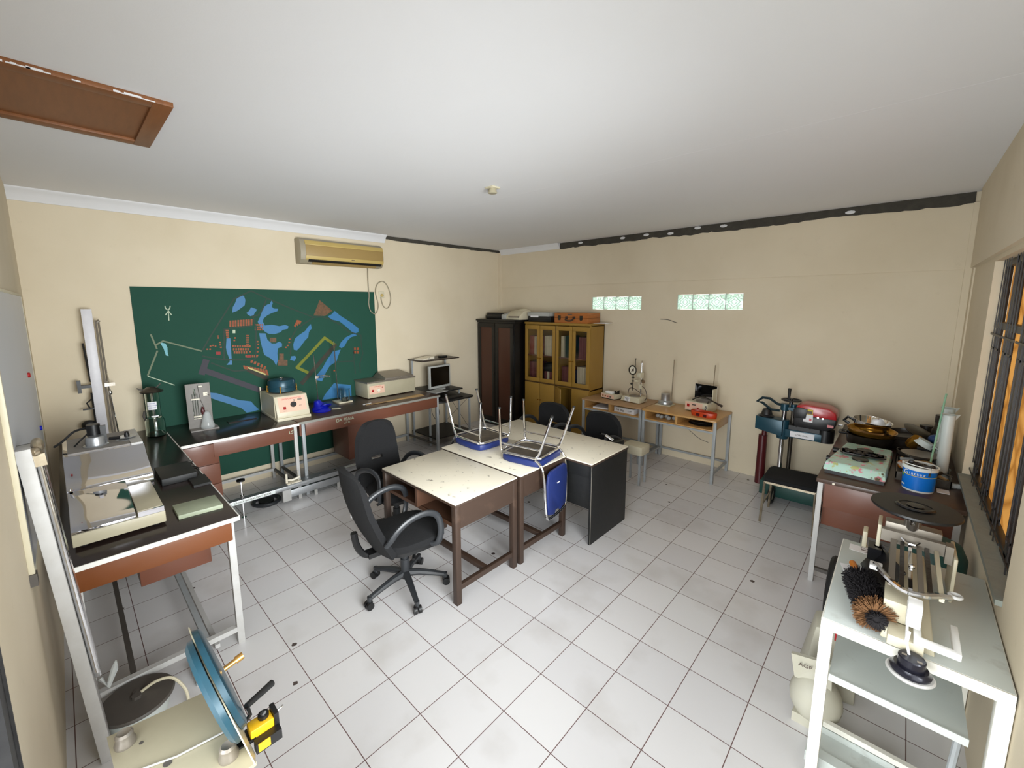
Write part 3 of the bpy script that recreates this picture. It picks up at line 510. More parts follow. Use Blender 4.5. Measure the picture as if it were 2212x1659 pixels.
pp=[(2.50,2.55),(2.496,2.40),(2.50,2.2),(2.49,2.07),(2.51,1.98),(2.56,1.936),(2.60,1.95),(2.635,2.04),(2.62,2.13),(2.60,2.23),(2.62,2.32),(2.67,2.37),(2.74,2.375),(2.80,2.30),(2.835,2.17),(2.82,2.07),(2.775,2.01),(2.72,2.03),(2.69,2.10),(2.68,2.17)]
b=MB(); b.tube(smooth_path([(XL+.028,y,z) for y,z in pp],5),.006,8)
cord_=part(t,'power_cord',b,'old_grey_plastic'); cord_.location=-t.location
t=thing('wall_socket','square cream socket with plug on the left wall right of the green board','socket',(XL,2.70,2.2))
b=MB(); b.box(0,.012,-.04,.045,-.045,.045); part(t,'face_plate',b,'cream_metal',bev=.004)
b=MB(); b.lathe([(.02,0),(.021,.02),(.012,.03)],n=12); b.v=[(.012+z,x,y-.01) for x,y,z in b.v]; part(t,'plug',b,'cream_plastic')

# whiteboard on the near wall
t=thing('whiteboard','grey whiteboard with metal frame on the near wall at the left edge','whiteboard',(-.3,YN,1.08))
b=MB(); b.box(-1.32,.96,.0,.016,-.08,1.04); part(t,'writing_surface',b,'whiteboard_face')
b=MB(); b.box(-1.34,.98,0,.018,1.04,1.055); b.box(-1.34,.98,0,.018,-.095,-.08); b.box(-1.34,-1.32,0,.018,-.08,1.04); b.box(.96,.98,0,.018,-.08,1.04); part(t,'metal_frame',b,'cream_metal',bev=.002)
b=MB(); b.box(.945,.985,0,.022,-.13,-.08); part(t,'corner_cap',b,'dark_steel')
for (x,z,m_) in ((-.62,.54,'switch_red'),(-.98,.12,'royal_blue')):
    b=MB(); b.lathe([(.016,0),(.017,.008),(.012,.012)],n=14); b.v=[(x+p,.016+r_,z+q) for p,q,r_ in b.v]; part(t,'magnet',b,m_,label='red magnet' if m_[0]=='s' else 'blue magnet')


# ================================================================== lab benches along the left
BZ=.825
def bench(name,label,x0,x1,y0,y1,edge,wood,ends,topm,edgesides):
    t=thing(name,label,'bench',((x0+x1)/2,(y0+y1)/2,0)); cx,cy=t.location.x,t.location.y
    X0,X1,Y0,Y1=x0-cx,x1-cx,y0-cy,y1-cy
    b=MB(); b.box(X0,X1,Y0,Y1,BZ-.022,BZ); part(t,'bench_top',b,topm,bev=.002)
    b=MB()
    if 'x+' in edgesides: b.box(X1,X1+.006,Y0,Y1,BZ-.024,BZ+.001)
    if 'y+' in edgesides: b.box(X0,X1,Y1,Y1+.006,BZ-.024,BZ+.001)
    part(t,'edge_strip',b,edge)
    return t,X0,X1,Y0,Y1
# A: against the near wall
t,X0,X1,Y0,Y1=bench('lab_bench','black topped lab bench along the near wall holding the mirrored steel box',XL+.005,.345,YN+.07,.16,'edge_white','apron_orange','', 'bench_top',('x+','y+'))
b=MB(); b.box(X1-.045,X1-.02,Y0+.03,Y1-.035,.68,.803); part(t,'apron',b,'apron_orange',bev=.002)
b=MB(); b.box(X0+.8,X1-.05,Y1-.045,Y1-.02,.68,.803); part(t,'apron',b,'apron_orange',bev=.002)
b=MB(); b.box(X1-.36,X1-.30,Y0+.28,Y1-.1,.45,.80); b.box(X1-.9,X1-.36,Y0+.28,Y1-.1,.45,.80); part(t,'drawer_box',b,'apron_wood',bev=.003)
for x,y in ((X1-.045,Y1-.04),(X1-.045,Y0+.04),(X1-1.45,Y0+.04)):
    b=MB(); b.box(x-.018,x+.018,y-.018,y+.018,0,.80); part(t,'leg',b,'white_steel',bev=.002)
b=MB(); b.box(X1-.062,X1-.028,Y0+.04,Y1-.04,.085,.115); part(t,'cross_bar',b,'white_steel')
b=MB(); b.box(X1-1.45,X1-.05,Y0+.18,Y0+.205,.085,.11); part(t,'cross_bar',b,'dark_steel')
b=MB(); b.box(X1-1.6,X1-.06,Y0+.50,Y0+.53,.085,.11); part(t,'cross_bar',b,'grey_steel')
b=MB(); b.box(X1-1.6,X1-.06,Y0+.55,Y0+.575,.02,.045); part(t,'cross_bar',b,'white_steel')
# B and C: along the board wall
t,X0,X1,Y0,Y1=bench('lab_bench','black topped bench with white edge below the left half of the green board',XL+.005,-1.44,.17,1.165,'edge_white','apron_wood','','bench_top',('x+',))
b=MB(); b.box(X1-.03,X1-.008,Y0+.24,Y1-.055,.66,.802); part(t,'apron',b,'apron_wood',bev=.002)
text(t,'chalk_number','LST',.045,frame((X1-.007,.43,.745),(0,1,0),(0,0,1)),'chalk')
b=MB(); b.box(X1-.50,X1-.03,Y0+.01,Y0+.28,.20,.802); part(t,'drawer_pedestal',b,'apron_wood',bev=.002)
for i in range(3):
    b=MB(); z=.215+i*.195; b.box(X1-.03,X1-.012,Y0+.015,Y0+.275,z,z+.185); part(t,'drawer',b,'apron_wood',bev=.003)
for x in (X1-.03,X0+.06):
    b=MB(); b.box(x-.016,x+.016,Y1-.05,Y1-.018,0,.80); part(t,'leg',b,'white_steel',bev=.002)
b=MB(); b.box(X0+.06,X1-.03,Y1-.045,Y1-.02,.10,.125); part(t,'cross_bar',b,'dark_steel')
b=MB(); b.box(X0+.07,X0+.10,Y0+.02,Y1-.03,.10,.13); part(t,'cross_bar',b,'white_steel')
t,X0,X1,Y0,Y1=bench('lab_bench','brown topped bench with grey edge below the right half of the green board',XL+.005,-1.48,1.175,3.035,'edge_grey','apron_wood','','bench_brown',('x+',))
b=MB(); b.box(X1-.03,X1-.008,Y0+.07,Y1-.045,.665,.802); part(t,'apron',b,'apron_wood',bev=.002)
b=MB(); b.box(X1-.6,X1-.03,Y0+.015,Y0+.04,.665,.802); part(t,'apron',b,'apron_wood')
text(t,'chalk_name','DA PREIA',.05,frame((X1-.007,-.42,.755),(0,1,0),(0,0,1)),'chalk')
text(t,'chalk_name','LST 01',.028,frame((X1-.007,-.40,.715),(0,1,0),(0,0,1)),'chalk')
b=MB(); b.box(X1-.48,X1-.06,Y0+.56,Y0+.98,.24,.80); part(t,'drawer_pedestal',b,'apron_wood',bev=.003)
for x,y in ((X1-.03,Y0+.05),(X0+.06,Y0+.05),(X1-.03,Y1-.03),(X0+.06,Y1-.03)):
    b=MB(); b.box(x-.016,x+.016,y-.016,y+.016,0,.80); part(t,'leg',b,'grey_steel',bev=.002)
for y in (Y0+.05,Y1-.03):
    b=MB(); b.box(X0+.06,X1-.03,y-.012,y+.012,.10,.125); part(t,'cross_bar',b,'dark_steel')
b=MB(); b.box(X0+.07,X0+.10,Y0+.05,Y1-.03,.10,.13); part(t,'cross_bar',b,'grey_steel')

# ---- mirrored steel box (concrete cutter cover) on bench A
t=thing('steel_box_apparatus','large mirror-polished stainless box apparatus with cream base on the near bench','apparatus',(-.62,-.30,BZ))
x1,yA,yB=.78,-.215,.155
b=MB(); b.box(-.55,x1,yA,yB,.02,.085); part(t,'base',b,'beige_metal',bev=.004)
# sloped mirror cover: profile in xz
b=MB(); b.prism([(.25,.085),(.775,.085),(.775,.10),(.68,.115),(.50,.135),(.25,.17)],'y',yA,.035); part(t,'lower_cover',b,'mirror_steel',bev=.004)
b=MB(); b.prism([(-.5,.085),(.30,.085),(.30,.165),(.24,.172),(.15,.195),(.05,.235),(-.03,.29),(-.5,.29)],'y',yA-.003,yB+.015); part(t,'upper_cover',b,'mirror_steel',bev=.004)
b=MB(); b.box(.285,.77,.04,yB-.005,.085,.118); part(t,'side_lid',b,'beige_metal',bev=.003)
b=MB(); b.box(.770,.784,.04,yB-.004,.088,.116); part(t,'lid_edge',b,'mirror_steel')
b=MB(); b.box(-.48,-.06,yA+.02,yB-.05,.29,.298); part(t,'top_plate',b,'grey_putty')
b=MB(); b.box(-.48,-.04,yB-.05,yB+.01,.29,.302); part(t,'top_strip',b,'white_steel')
for x,y in ((-.5,yA+.04),(.72,yA+.04),(-.5,yB-.04),(.72,yB-.04)):
    b=MB(); b.cyl((x,y,0),(x,y,.02),.018,n=12); part(t,'foot',b,'black_rubber')
b=MB(); b.lathe([(.0,.0),(.008,0),(.008,.012),(.004,.02)],(.30,-.20,.165),10); part(t,'hinge_pin',b,'chrome')
TZ=BZ+.298
t=thing('motor_pot','small aluminium pot with black motor and cable on top of the mirrored box','motor',(-.80,-.36,TZ))
b=MB(); b.lathe([(.062,0),(.064,.004),(.05,.006),(.048,.05),(.043,.062),(0,.063)],n=28); part(t,'pot',b,'aluminium')
b=MB(); b.cyl((-.07,.0,.0),(-.07,.0,.13),.035,n=18); part(t,'motor',b,'black_plastic')
b=MB(); b.box(-.05,-.03,.03,.06,0,.12); b.cyl((-.04,.07,.02),(-.02,.12,.02),.012,n=10); part(t,'bracket',b,'black_plastic')
b=MB(); b.tube(smooth_path([(-.08,-.02,.11),(-.12,-.09,.09),(-.10,-.15,.04),(-.06,-.19,.02)],5),.007,8); b.tube(smooth_path([(-.08,-.02,.08),(-.08,-.07,.03),(-.03,-.1,.008)],5),.005,8); part(t,'cable',b,'black_rubber')
t=thing('disc_stack','two thin metal discs with a black knob on top of the mirrored box','disc',(-.84,-.20,TZ))
b=MB(); b.lathe([(.06,0),(.061,.003),(.02,.004)],(0,0,0)); b.lathe([(.05,.012),(.051,.015),(.0,.017)],(-.01,0,0)); part(t,'disc',b,'aluminium')
b=MB(); b.lathe([(.014,.0),(.015,.03),(.01,.045),(.013,.05),(.0,.055)],n=14); part(t,'knob',b,'black_plastic')
# marble upright with glass tubes behind the box
t=thing('marble_upright','tall white marble plank with clamps standing by the wall behind the mirrored box','apparatus',(-2.20,-.27,BZ))
b=MB(); b.box(-.02,0.012,-.035,.035,0,1.2); part(t,'plank',b,'white_marble',bev=.002)
b=MB(); b.cyl((.02,.06,.05),(.02,.05,1.10),.007,n=8); b.cyl((.02,.078,.05),(.02,.068,1.10),.007,n=8); b.cyl((.02,.055,1.08),(.02,.075,1.1),.012,n=8); part(t,'glass_tubes',b,'scale_grey')
b=MB(); b.box(-.02,.03,-.10,-.035,.50,.525); b.box(-.02,.03,-.125,-.10,.46,.57); b.cyl((0,-.035,.55),(0,-.05,.9),.008,n=8); part(t,'clamp',b,'black_plastic')
b=MB(); b.ell((0,-.085,.16),.03,.05,.045,12,8); b.cyl((0,-.04,.05),(0,-.04,.45),.008,n=8); b.box(-.01,.01,-.11,-.035,.30,.312); b.tube([(0,-.04,.4),(0,-.08,.36),(0,-.06,.3)],.006); part(t,'valve',b,'black_plastic')
b=MB(); b.cyl((.03,.10,.02),(.03,.07,.55),.007,n=8); b.lathe([(.012,0),(.016,.02),(.006,.05)],(.03,.08,.42),10); b.box(.015,.045,.05,.12,.50,.53); b.cyl((.03,.08,.53),(.03,.075,.62),.012,.004,n=8); part(t,'side_tube',b,'chrome')
b=MB(); b.box(-.05,.10,-.06,.13,0,.012); part(t,'foot_plate',b,'dark_steel')
# black box behind and small dark block beside
b=MB(); b.box(-.16,.16,-.10,.10,0,.05); solo('black_box','flat black box on the near bench right of the mirrored box','box',b,'desk_black',(-.66,.02-.0,BZ),bev=.005)
b=MB(); b.box(-.10,.10,-.05,.05,0,.015); b.tube(smooth_path([(-.1,0,.008),(-.3,.05,.006),(-.42,.0,.006),(-.5,.05,.006)],5),.004,6)
solo('power_lead','black lead with small adapter on the near bench','lead',b,'black_rubber',(-.42,.115,BZ))
b=MB(); b.hexa([(-.105,-.105,0),(.085,-.105,0),(.105,.11,0),(-.09,.11,0)],[(-.105,-.105,.025),(.085,-.105,.025),(.105,.11,.025),(-.09,.11,.025)])
solo('stone_slab','grey-green stone slab at the corner of the near bench','slab',b,'stone_slab',(.06,.015,BZ),bev=.003)
b=MB(); b.lathe([(.03,0),(.034,.01),(.02,.02)],n=12); b.cyl((.03,.0,.02),(.09,.01,.03),.008,n=8); solo('black_knob','small black knob on the bench behind the mirrored box, against the near wall','valve',b,'black_plastic',(-1.7,-.47,BZ))  # a loose black knob with a short side stem

# ---- on bench B
t=thing('sample_jar','clear glass apparatus with metal cap and glass jar below on the bench corner','glass jar',(-2.0,.08,BZ))
b=MB(); b.lathe([(.072,0),(.075,.01),(.075,.15),(.06,.18),(.056,.18),(.07,.148),(.07,.012),(0,.01)],n=28); part(t,'jar',b,'clear_glass')
b=MB(); b.lathe([(.052,.18),(.054,.2),(.054,.42),(.05,.42),(.05,.19),(0,.185)],n=24); part(t,'upper_tube',b,'clear_glass')
b=MB(); b.cyl((0,0,.05),(0,0,.45),.010,n=10); part(t,'centre_rod',b,'chrome')
b=MB(); b.lathe([(.085,.425),(.088,.435),(.05,.46),(.03,.475),(0,.478)],n=24); part(t,'cap',b,'dull_pan')
b=MB(); b.tube([(0,.0,.46),(.02,.04,.47),(.02,.07,.50)],.005); b.tube([(0,-.05,.45),(0,-.085,.46),(0,-.10,.475)],.005); b.cyl((-.05,0,.30),(-.05,0,.42),.008,n=8); b.tube([(-.06,-.06,.15),(-.07,-.07,.19),(-.06,-.06,.24)],.01); part(t,'clips',b,'dark_steel')
b=MB()
b.shell(lambda u,v:(.0555*math.cos(-.9+1.3*u),.0555*math.sin(-.9+1.3*u),.265+.075*v),8,1,.001); part(t,'paper_label',b,'paper')
b=MB(); b.shell(lambda u,v:(.0555*math.cos(-.5+1.0*u),.0555*math.sin(-.5+1.0*u),.195+.012*v),8,1,.001); part(t,'label_strip',b,'paper')
for i,s_ in enumerate(('WATER','EXTRACTOR','LAB UNIT')): text(t,'label_text',s_,.012,frame((.0566,-.012,.325-i*.02),(.15,1,0),(0,0,1)),'royal_blue')
t=thing('manometer_board','grey board with glass tubes and plastic bag on the bench before the green board','board apparatus',(-1.98,.43,BZ),math.radians(-3))
b=MB(); b.box(-.012,0,-.10,.10,.012,.46); part(t,'back_board',b,'grey_putty',bev=.001)
b=MB(); b.box(-.02,.11,-.10,.13,0,.012); part(t,'base_board',b,'grey_putty')
b=MB()
for y in (-.05,-.03,-.012): b.cyl((.01,y,.10),(.01,y,.36),.004,n=8)
b.cyl((.01,-.03,.34),(.01,-.03,.41),.008,n=8); part(t,'glass_tubes',b,'clear_glass')
b=MB(); b.box(0,.016,-.065,.005,.30,.312); b.box(0,.016,-.055,.01,.125,.137); b.box(0,.016,-.055,.01,.105,.112); b.box(0,.003,.04,.075,.33,.365); b.box(0,.003,.005,.035,.425,.435); part(t,'tube_clamps',b,'desk_top')
b=MB(); b.tube([(.008,.0,.44),(.008,.01,.3),(.008,.04,.2)],.002); b.tube([(.008,.06,.35),(.008,.09,.33)],.003); part(t,'wire',b,'dark_steel')
b=MB(); b.lathe([(.0,.0),(.058,.0),(.062,.02),(.05,.06),(.035,.12),(.022,.16),(.0,.17)],(.05,.045,.012),14); part(t,'plastic_bag',b,'clear_plastic')
b=MB(); b.lathe([(.012,.0),(.018,.03),(.008,.07),(0,.08)],(.03,.02,.15),10); part(t,'red_sack',b,'dark_red')
b=MB(); b.box(-.05,.05,-.13,.13,0,.006); solo('black_ruler','thin black strip lying on the bench before the green board','strip',b,'bench_top',(-2.05,.80,BZ))
# centrifuge extractor
t=thing('centrifuge_extractor','cream centrifuge extractor with teal bowl and pink control panel','centrifuge',(-1.96,1.21,BZ),math.radians(-2))
b=MB(); b.prism([(-.27,.03),(.30,.03),(.30,.06),(.23,.255),(-.27,.255)],'y',-.165,.165); part(t,'housing',b,'cream_metal',bev=.004)
b=MB(); b.box(-.28,.315,-.172,.172,0,.03); part(t,'base',b,'cream_metal',bev=.004)
b=MB(); b.box(-.275,-.262,-.172,-.160,.03,.30); b.box(-.275,.235,-.170,-.165,.03,.262); part(t,'side_lip',b,'cream_metal')
n_=Vector((.195,0,.07)).normalized(); up_=Vector((-.07,0,.195)).normalized()
def on_panel(u,v,k=.0): return Vector((.265,0,.1575))+Vector((0,1,0))*u+up_*v+n_*k
def pbox(mb,u0,u1,v0,v1,k0,k1):
    mb.hexa([on_panel(u0,v0,k0),on_panel(u1,v0,k0),on_panel(u1,v1,k0),on_panel(u0,v1,k0)],[on_panel(u0,v0,k1),on_panel(u1,v0,k1),on_panel(u1,v1,k1),on_panel(u0,v1,k1)])
b=MB(); pbox(b,-.135,.14,-.075,.09,0,.002); part(t,'control_panel',b,'panel_pink')
text(t,'panel_title','CENTRIFUGE EXTRACTOR',.022,frame(on_panel(0,.068,.003),(0,1,0),up_),'print_red',w=.20)
b=MB(); b.cyl(on_panel(.01,-.0,.002),on_panel(.01,.0,.03),.03,.026,n=24); part(t,'speed_dial',b,'black_plastic')
b=MB(); pbox(b,-.095,-.07,-.045,-.015,.002,.012); part(t,'power_switch',b,'switch_red')
b=MB(); pbox(b,.06,.105,.04,.055,.002,.004); pbox(b,.02,.03,.035,.055,.002,.004); part(t,'name_plate',b,'scale_grey')
text(t,'panel_words','SPEED',.010,frame(on_panel(.08,-.02,.003),(0,1,0),up_),'print_dark'); text(t,'panel_words','POWER',.010,frame(on_panel(-.08,-.062,.003),(0,1,0),up_),'print_dark')
b=MB(); b.lathe([(.12,0),(.138,.008),(.14,.05),(.145,.055),(.145,.066),(.14,.07),(.138,.12),(.128,.135),(.09,.14),(.03,.142),(.0,.142)],(-.05,0,.262),40); part(t,'bowl',b,'teal_metal')
b=MB(); b.lathe([(.02,0),(.022,.012),(.012,.02),(0,.02)],(-.05,0,.404),16); part(t,'lid_nut',b,'chrome')
b=MB()
for a in (-.4,1.3,3.0,4.4):
    b=MB(); c_,s_=math.cos(a),math.sin(a); b.box(-.05+.146*c_-.006,-.05+.146*c_+.006,.146*s_-.006,.146*s_+.006,.262,.335); part(t,'clamp_bolt',b,'brass')
b=MB(); b.lathe([(.11,.255),(.12,.262)],(-.05,0,0),32); part(t,'bowl_seat',b,'black_rubber')
# tall rod stands and glass
t=thing('ring_stand','slim steel stand with a ring, behind the blue plastic funnels','stand',(-1.99,1.60,BZ))
b=MB(); b.box(-.06,.06,-.05,.09,0,.012); part(t,'foot',b,'cream_metal',bev=.002)
b=MB(); b.cyl((0,0,.01),(0,-.02,.64),.005,n=10); part(t,'rod',b,'chrome')
b=MB(); b.tube([Vector((0,.085,.375))+Vector((.07*math.cos(a),.07*math.sin(a),0)) for a in [i*PI/14 for i in range(28)]],.006,8,True); b.box(-.012,.012,-.02,.02,.36,.39); part(t,'ring',b,'chrome')
t=thing('ring_stand','tall steel rod stand with cream base next to the oven','stand',(-2.12,1.90,BZ))
b=MB(); b.box(-.06,.14,-.05,.13,0,.018); part(t,'foot',b,'cream_metal',bev=.003)
b=MB(); b.cyl((0,0,.018),(0,-.01,.78),.006,n=10); part(t,'rod',b,'chrome')
t=thing('glass_beaker','large clear glass beaker on the rod stand base','beaker',(-2.035,1.955,BZ+.018))
b=MB(); b.lathe([(.0,.0),(.055,.0),(.058,.01),(.058,.15),(.062,.155),(.058,.155),(.054,.15),(.054,.012),(0,.008)],n=28); part(t,'glass',b,'clear_glass')
b=MB(); b.box(-.045,.045,-.002,.002,.0,.05); b.box(-.002,.002,-.045,.045,0,.05); part(t,'wire_gauze',b,'dark_steel')
# blue plastic funnels heap
t=thing('blue_funnels','heap of shiny royal blue plastic funnels beside the centrifuge','funnel',(-1.80,1.555,BZ))
b=MB(); b.lathe([(.10,0),(.105,.01),(.07,.045),(.05,.07),(.0,.07)],(0,0,0),24); part(t,'lower_funnel',b,'royal_blue')
b=MB(); b.T=Matrix.Rotation(.35,4,'X'); b.lathe([(.085,.05),(.09,.06),(.055,.085),(.04,.12),(.03,.14),(0,.14)],(-.01,0,0),24); part(t,'upper_funnel',b,'royal_blue')
b=MB(); b.T=Matrix.Rotation(-.5,4,'Y'); b.lathe([(.07,.03),(.075,.04),(.04,.06)],(.05,.03,0),20); part(t,'tilted_funnel',b,'royal_blue')
b=MB(); b.prism([(-.02,-.05),(.02,-.05),(.028,.02),(.0,.05),(-.028,.02)],'z',0,.006); solo('plastic_scoop','small cream plastic scoop between blue funnels and the rod stand','scoop',b,'cream_metal',(-1.78,1.72,BZ),rz=-.5)
# oven / water bath with grey lid
t=thing('water_bath','cream rectangular water bath with grey lid and dial at the far end of the bench','water bath',(-2.125,2.60,BZ))
b=MB(); b.box(-.17,.17,-.375,.36,.01,.205); part(t,'tank',b,'beige_metal',bev=.004)
b=MB(); b.hexa([(-.175,-.38,.205),(.175,-.38,.205),(.175,.365,.205),(-.175,.365,.205)],[(-.175,-.38,.225),(.175,-.38,.225),(.175,.365,.225),(-.175,.365,.225)]); part(t,'rim',b,'scale_grey')
b=MB(); b.hexa([(-.165,-.12,.225),(.165,-.12,.225),(.165,.345,.225),(-.165,.345,.225)],[(-.12,-.07,.30),(.155,-.1,.25),(.155,.335,.25),(-.12,.28,.30)]); part(t,'lid',b,'scale_grey',bev=.004)
b=MB(); b.box(.158,.168,.10,.14,.232,.242); part(t,'lid_catch',b,'chrome')
b=MB(); b.box(.17,.172,-.35,-.13,.06,.17); part(t,'control_panel',b,'panel_pink')
text(t,'panel_title','WATER BATH',.016,frame((.1732,-.235,.155),(0,1,0),(0,0,1)),'print_red',w=.1)
b=MB(); b.cyl((.172,-.225,.105),(.19,-.225,.105),.026,.022,n=20); part(t,'dial',b,'desk_top')
b=MB(); b.box(.172,.178,-.315,-.29,.09,.12); b.box(.172,.177,-.17,-.155,.13,.145); part(t,'switch',b,'switch_red')
for x,y in ((-.14,-.34),(.14,-.34),(-.14,.33),(.14,.33)):
    b=MB(); b.cyl((x,y,0),(x,y,.012),.015,n=10); part(t,'foot',b,'black_rubber')
b=MB()
for k in range(4):
    b.T=Matrix.Translation((0,0,.003*k))@Matrix.Rotation(.06*k-.1,4,'Z'); b.box(-.02,.02,-.4+.05*k,.42,0,.003)
b.T=None; solo('wood_slats','thin brown wooden slats on the bench front below the water bath','slats',b,'cork',(-1.66,2.45,BZ))
b=MB(); b.box(-.01,.01,-.05,.05,0,.006); b.cyl((0,-.05,.005),(0,.06,.005),.006,n=8); solo('small_tool','small white-handled tool on the bench in front of the water bath','tool',b,'white_steel',(-1.72,2.08,BZ))

# ================================================================== floor apparatus beside bench B/C
t=thing('beam_apparatus','long aluminium deflection beam apparatus lying on the floor in front of the left benches','measuring beam',(-1.42,.47,0))
b=MB(); b.box(-.035,.035,0,1.75,.165,.205); part(t,'upper_beam',b,'aluminium',bev=.003)
b=MB(); b.box(-.075,.04,.52,1.72,.205,.215); part(t,'top_plate',b,'aluminium')
b=MB(); b.box(.0351,.037,.02,.40,.17,.2); part(t,'white_label',b,'bucket_white')
text(t,'label_text','SINGLE BENKELMAN BEAM',.02,frame((.0375,.2,.185),(0,1,0),(0,0,1)),'print_dark',w=.32)
b=MB(); b.box(-.12,-.03,.50,1.80,.06,.115); b.box(-.03,-.024,.50,1.8,.05,.125); part(t,'lower_beam',b,'aluminium',bev=.002)
b=MB(); b.box(-.03,.0,.48,.56,.03,.165); b.box(-.02,-.005,.80,.83,0,.06); b.box(-.02,-.005,1.05,1.08,0,.06); b.box(-.02,-.005,1.6,1.63,0,.06); part(t,'support_plate',b,'white_steel')
b=MB(); b.cyl((0,.12,.01),(0,.12,.38),.007,n=10); b.cyl((0,.12,.0),(0,.12,.012),.022,n=14); b.cyl((0,.12,.21),(0,.12,.235),.018,n=6); part(t,'levelling_screw',b,'chrome')
b=MB(); b.lathe([(.02,.375),(.036,.38),(.036,.395),(.01,.40)],(0,.12,0),12); part(t,'screw_knob',b,'black_plastic')
b=MB(); b.box(-.03,.03,.52,.66,.215,.225); b.box(-.025,-.01,.52,.54,.225,.32); b.tube([(-.015,.54,.25),(-.01,.58,.24),(.0,.62,.25),(.0,.655,.26)],.012,8); b.cyl((0,.64,.225),(0,.64,.33),.004,n=8); part(t,'ivory_bracket',b,'desk_top')
b=MB(); b.box(-.03,.02,1.15,1.70,.215,.217); part(t,'scale_plate',b,'painted_white')
for y in (.74,.88,1.04):
    b=MB(); b.cyl((-.02,y,.214),(-.02,y,.219),.012,n=10); part(t,'bolt',b,'chrome')
t=thing('rubber_ring','dark rubber ring lying on the floor under the left bench','ring',(-1.62,.85,0))
b=MB(); b.tube([(.12*math.cos(a),.12*math.sin(a),.02) for a in [i*PI/14 for i in range(28)]],.02,8,True); part(t,'ring',b,'grey_plastic')
b=MB(); b.cyl((0,0,0),(0,0,.03),.07,n=20); part(t,'hub',b,'black_rubber')

# ================================================================== leaning beam, bucket and round-plate apparatus at near left
t=thing('leaning_beam','tall white steel beam with glass tubes leaning on the near wall at the far left','beam',(.60,-.50,0),rot=(math.radians(3.6),0,0))
b=MB(); b.box(-.05,.05,-.022,.022,0,1.50); part(t,'beam',b,'white_steel',bev=.002)
b=MB(); b.box(-.06,-.05,-.03,.022,0.1,1.50); part(t,'dark_side_strip',b,'black_plastic')  # narrow black strip along the back edge of the beam
b=MB()
for k,(x,y,z0_) in enumerate(((-.03,.036,.42),(-.0,.036,.40),(.025,.036,.44))): b.cyl((x,y,z0_),(x,y,1.42),.011,n=12)
part(t,'chrome_tubes',b,'chrome')
b=MB(); b.box(-.05,.04,.022,.055,1.42,1.47); b.ell((-.0,.04,1.50),.03,.02,.03,10,6); b.ell((.03,.03,1.48),.02,.02,.02,8,6); part(t,'top_fitting',b,'rusty_chrome')
b=MB(); b.tube([(.03,.04,.40),(.05,.06,.36),(.04,.09,.42),(.05,.10,.46)],[.01,.012,.014,.004]); part(t,'hose_end',b,'clear_plastic')
t=thing('lidded_bucket','low grey plastic bucket with a round dark lid under the near bench','bucket',(.475,-.375,0))
b=MB(); b.lathe([(.115,0),(.135,.09),(.137,.095),(0,.095)],n=32); part(t,'pail',b,'painted_white')
b=MB(); b.lathe([(.148,.095),(.151,.102),(.145,.11),(0,.112)],n=36); part(t,'lid',b,'dark_steel')
b=MB(); b.tube(smooth_path([(-.02,.02,.115),(.0,.08,.145),(.03,.14,.14),(.08,.18,.08),(.10,.185,.01)],5),.007,8); part(t,'hose',b,'cream_metal')
b=MB(); b.cyl((0,0,.11),(0,0,.125),.02,n=10); b.box(-.05,.02,-.01,.015,.112,.118); part(t,'latch',b,'dark_steel')
b=MB(); b.ell((0,0,.045),.06,.05,.045,10,6); b.box(-.06,.06,-.04,.04,0,.02); solo('rag_bundle','crumpled grey bundle on the floor beside the lidded bucket','rag',b,'grey_steel',(.42,-.10,0))

PZ=.86
t=thing('disc_apparatus','cream steel plate apparatus with a teal disc and chrome feet at the bottom left corner','apparatus',(1.60,-.47,PZ))
b=MB(); q_=[(-.012,-.004),(.40,.02),(.366,.262),(.02,.212)]; b.hexa([(x,y,-.012) for x,y in q_],[(x,y,0) for x,y in q_]); part(t,'base_plate',b,'beige_metal',bev=.001)
# the leaning plate and its two drums share one tilted plane
O_=Vector((.352,.262,.0)); n_=Vector((.0338,-.9744,-.2224)).normalized(); U_=Vector((-.251,-.075,.292)).normalized(); U_=(U_-n_*U_.dot(n_)).normalized(); W_2=n_.cross(U_)
n2=(n_*math.cos(.05)+W_2*math.sin(.05)); W2=n2.cross(U_)
def fr(o,x,y,z): return Matrix(((x.x,y.x,z.x,o.x),(x.y,y.y,z.y,o.y),(x.z,y.z,z.z,o.z),(0,0,0,1)))
b=MB(); b.T=fr(O_,U_,W2,n2); b.prism([(-.0,-.11),(.10,-.13),(.25,-.12),(.36,-.05),(.388,-.0),(.36,.05),(.25,.09),(.10,.08),(.0,.05)],'z',-.0015,.0015); b.T=None; part(t,'leaning_plate',b,'beige_metal')
dT=fr(O_+U_*.205,U_,W2,n2)
b=MB(); b.T=dT; b.lathe([(.0,.003),(.149,.003),(.149,.016),(.135,.026),(0,.026)],n=44); b.T=None; part(t,'drum',b,'teal_light')
b=MB(); b.T=dT; b.lathe([(.0,-.02),(.135,-.02),(.145,-.016),(.149,-.003),(0,-.003)],(.02,0,0),n=44); b.T=None; part(t,'drum',b,'teal_light')
b=MB(); b.T=dT; b.lathe([(.0,-.075),(.010,-.075),(.010,-.055),(.007,-.055),(.007,-.026)],(.03,.0,0),14); b.T=None; part(t,'brass_fitting',b,'bright_brass')
for x,y in ((.052,.030),(.300,.215)):
    b=MB(); b.lathe([(.023,0),(.024,.008),(.019,.020),(.020,.032),(.015,.038),(.010,.035),(.0,.033)],(x,y,0),24); part(t,'chrome_foot',b,'scale_grey')
b=MB(); b.tube([(.16,.02,.004),(.20,.12,.004),(.22,.235,.006)],.0025,6); part(t,'white_cord',b,'white_steel')
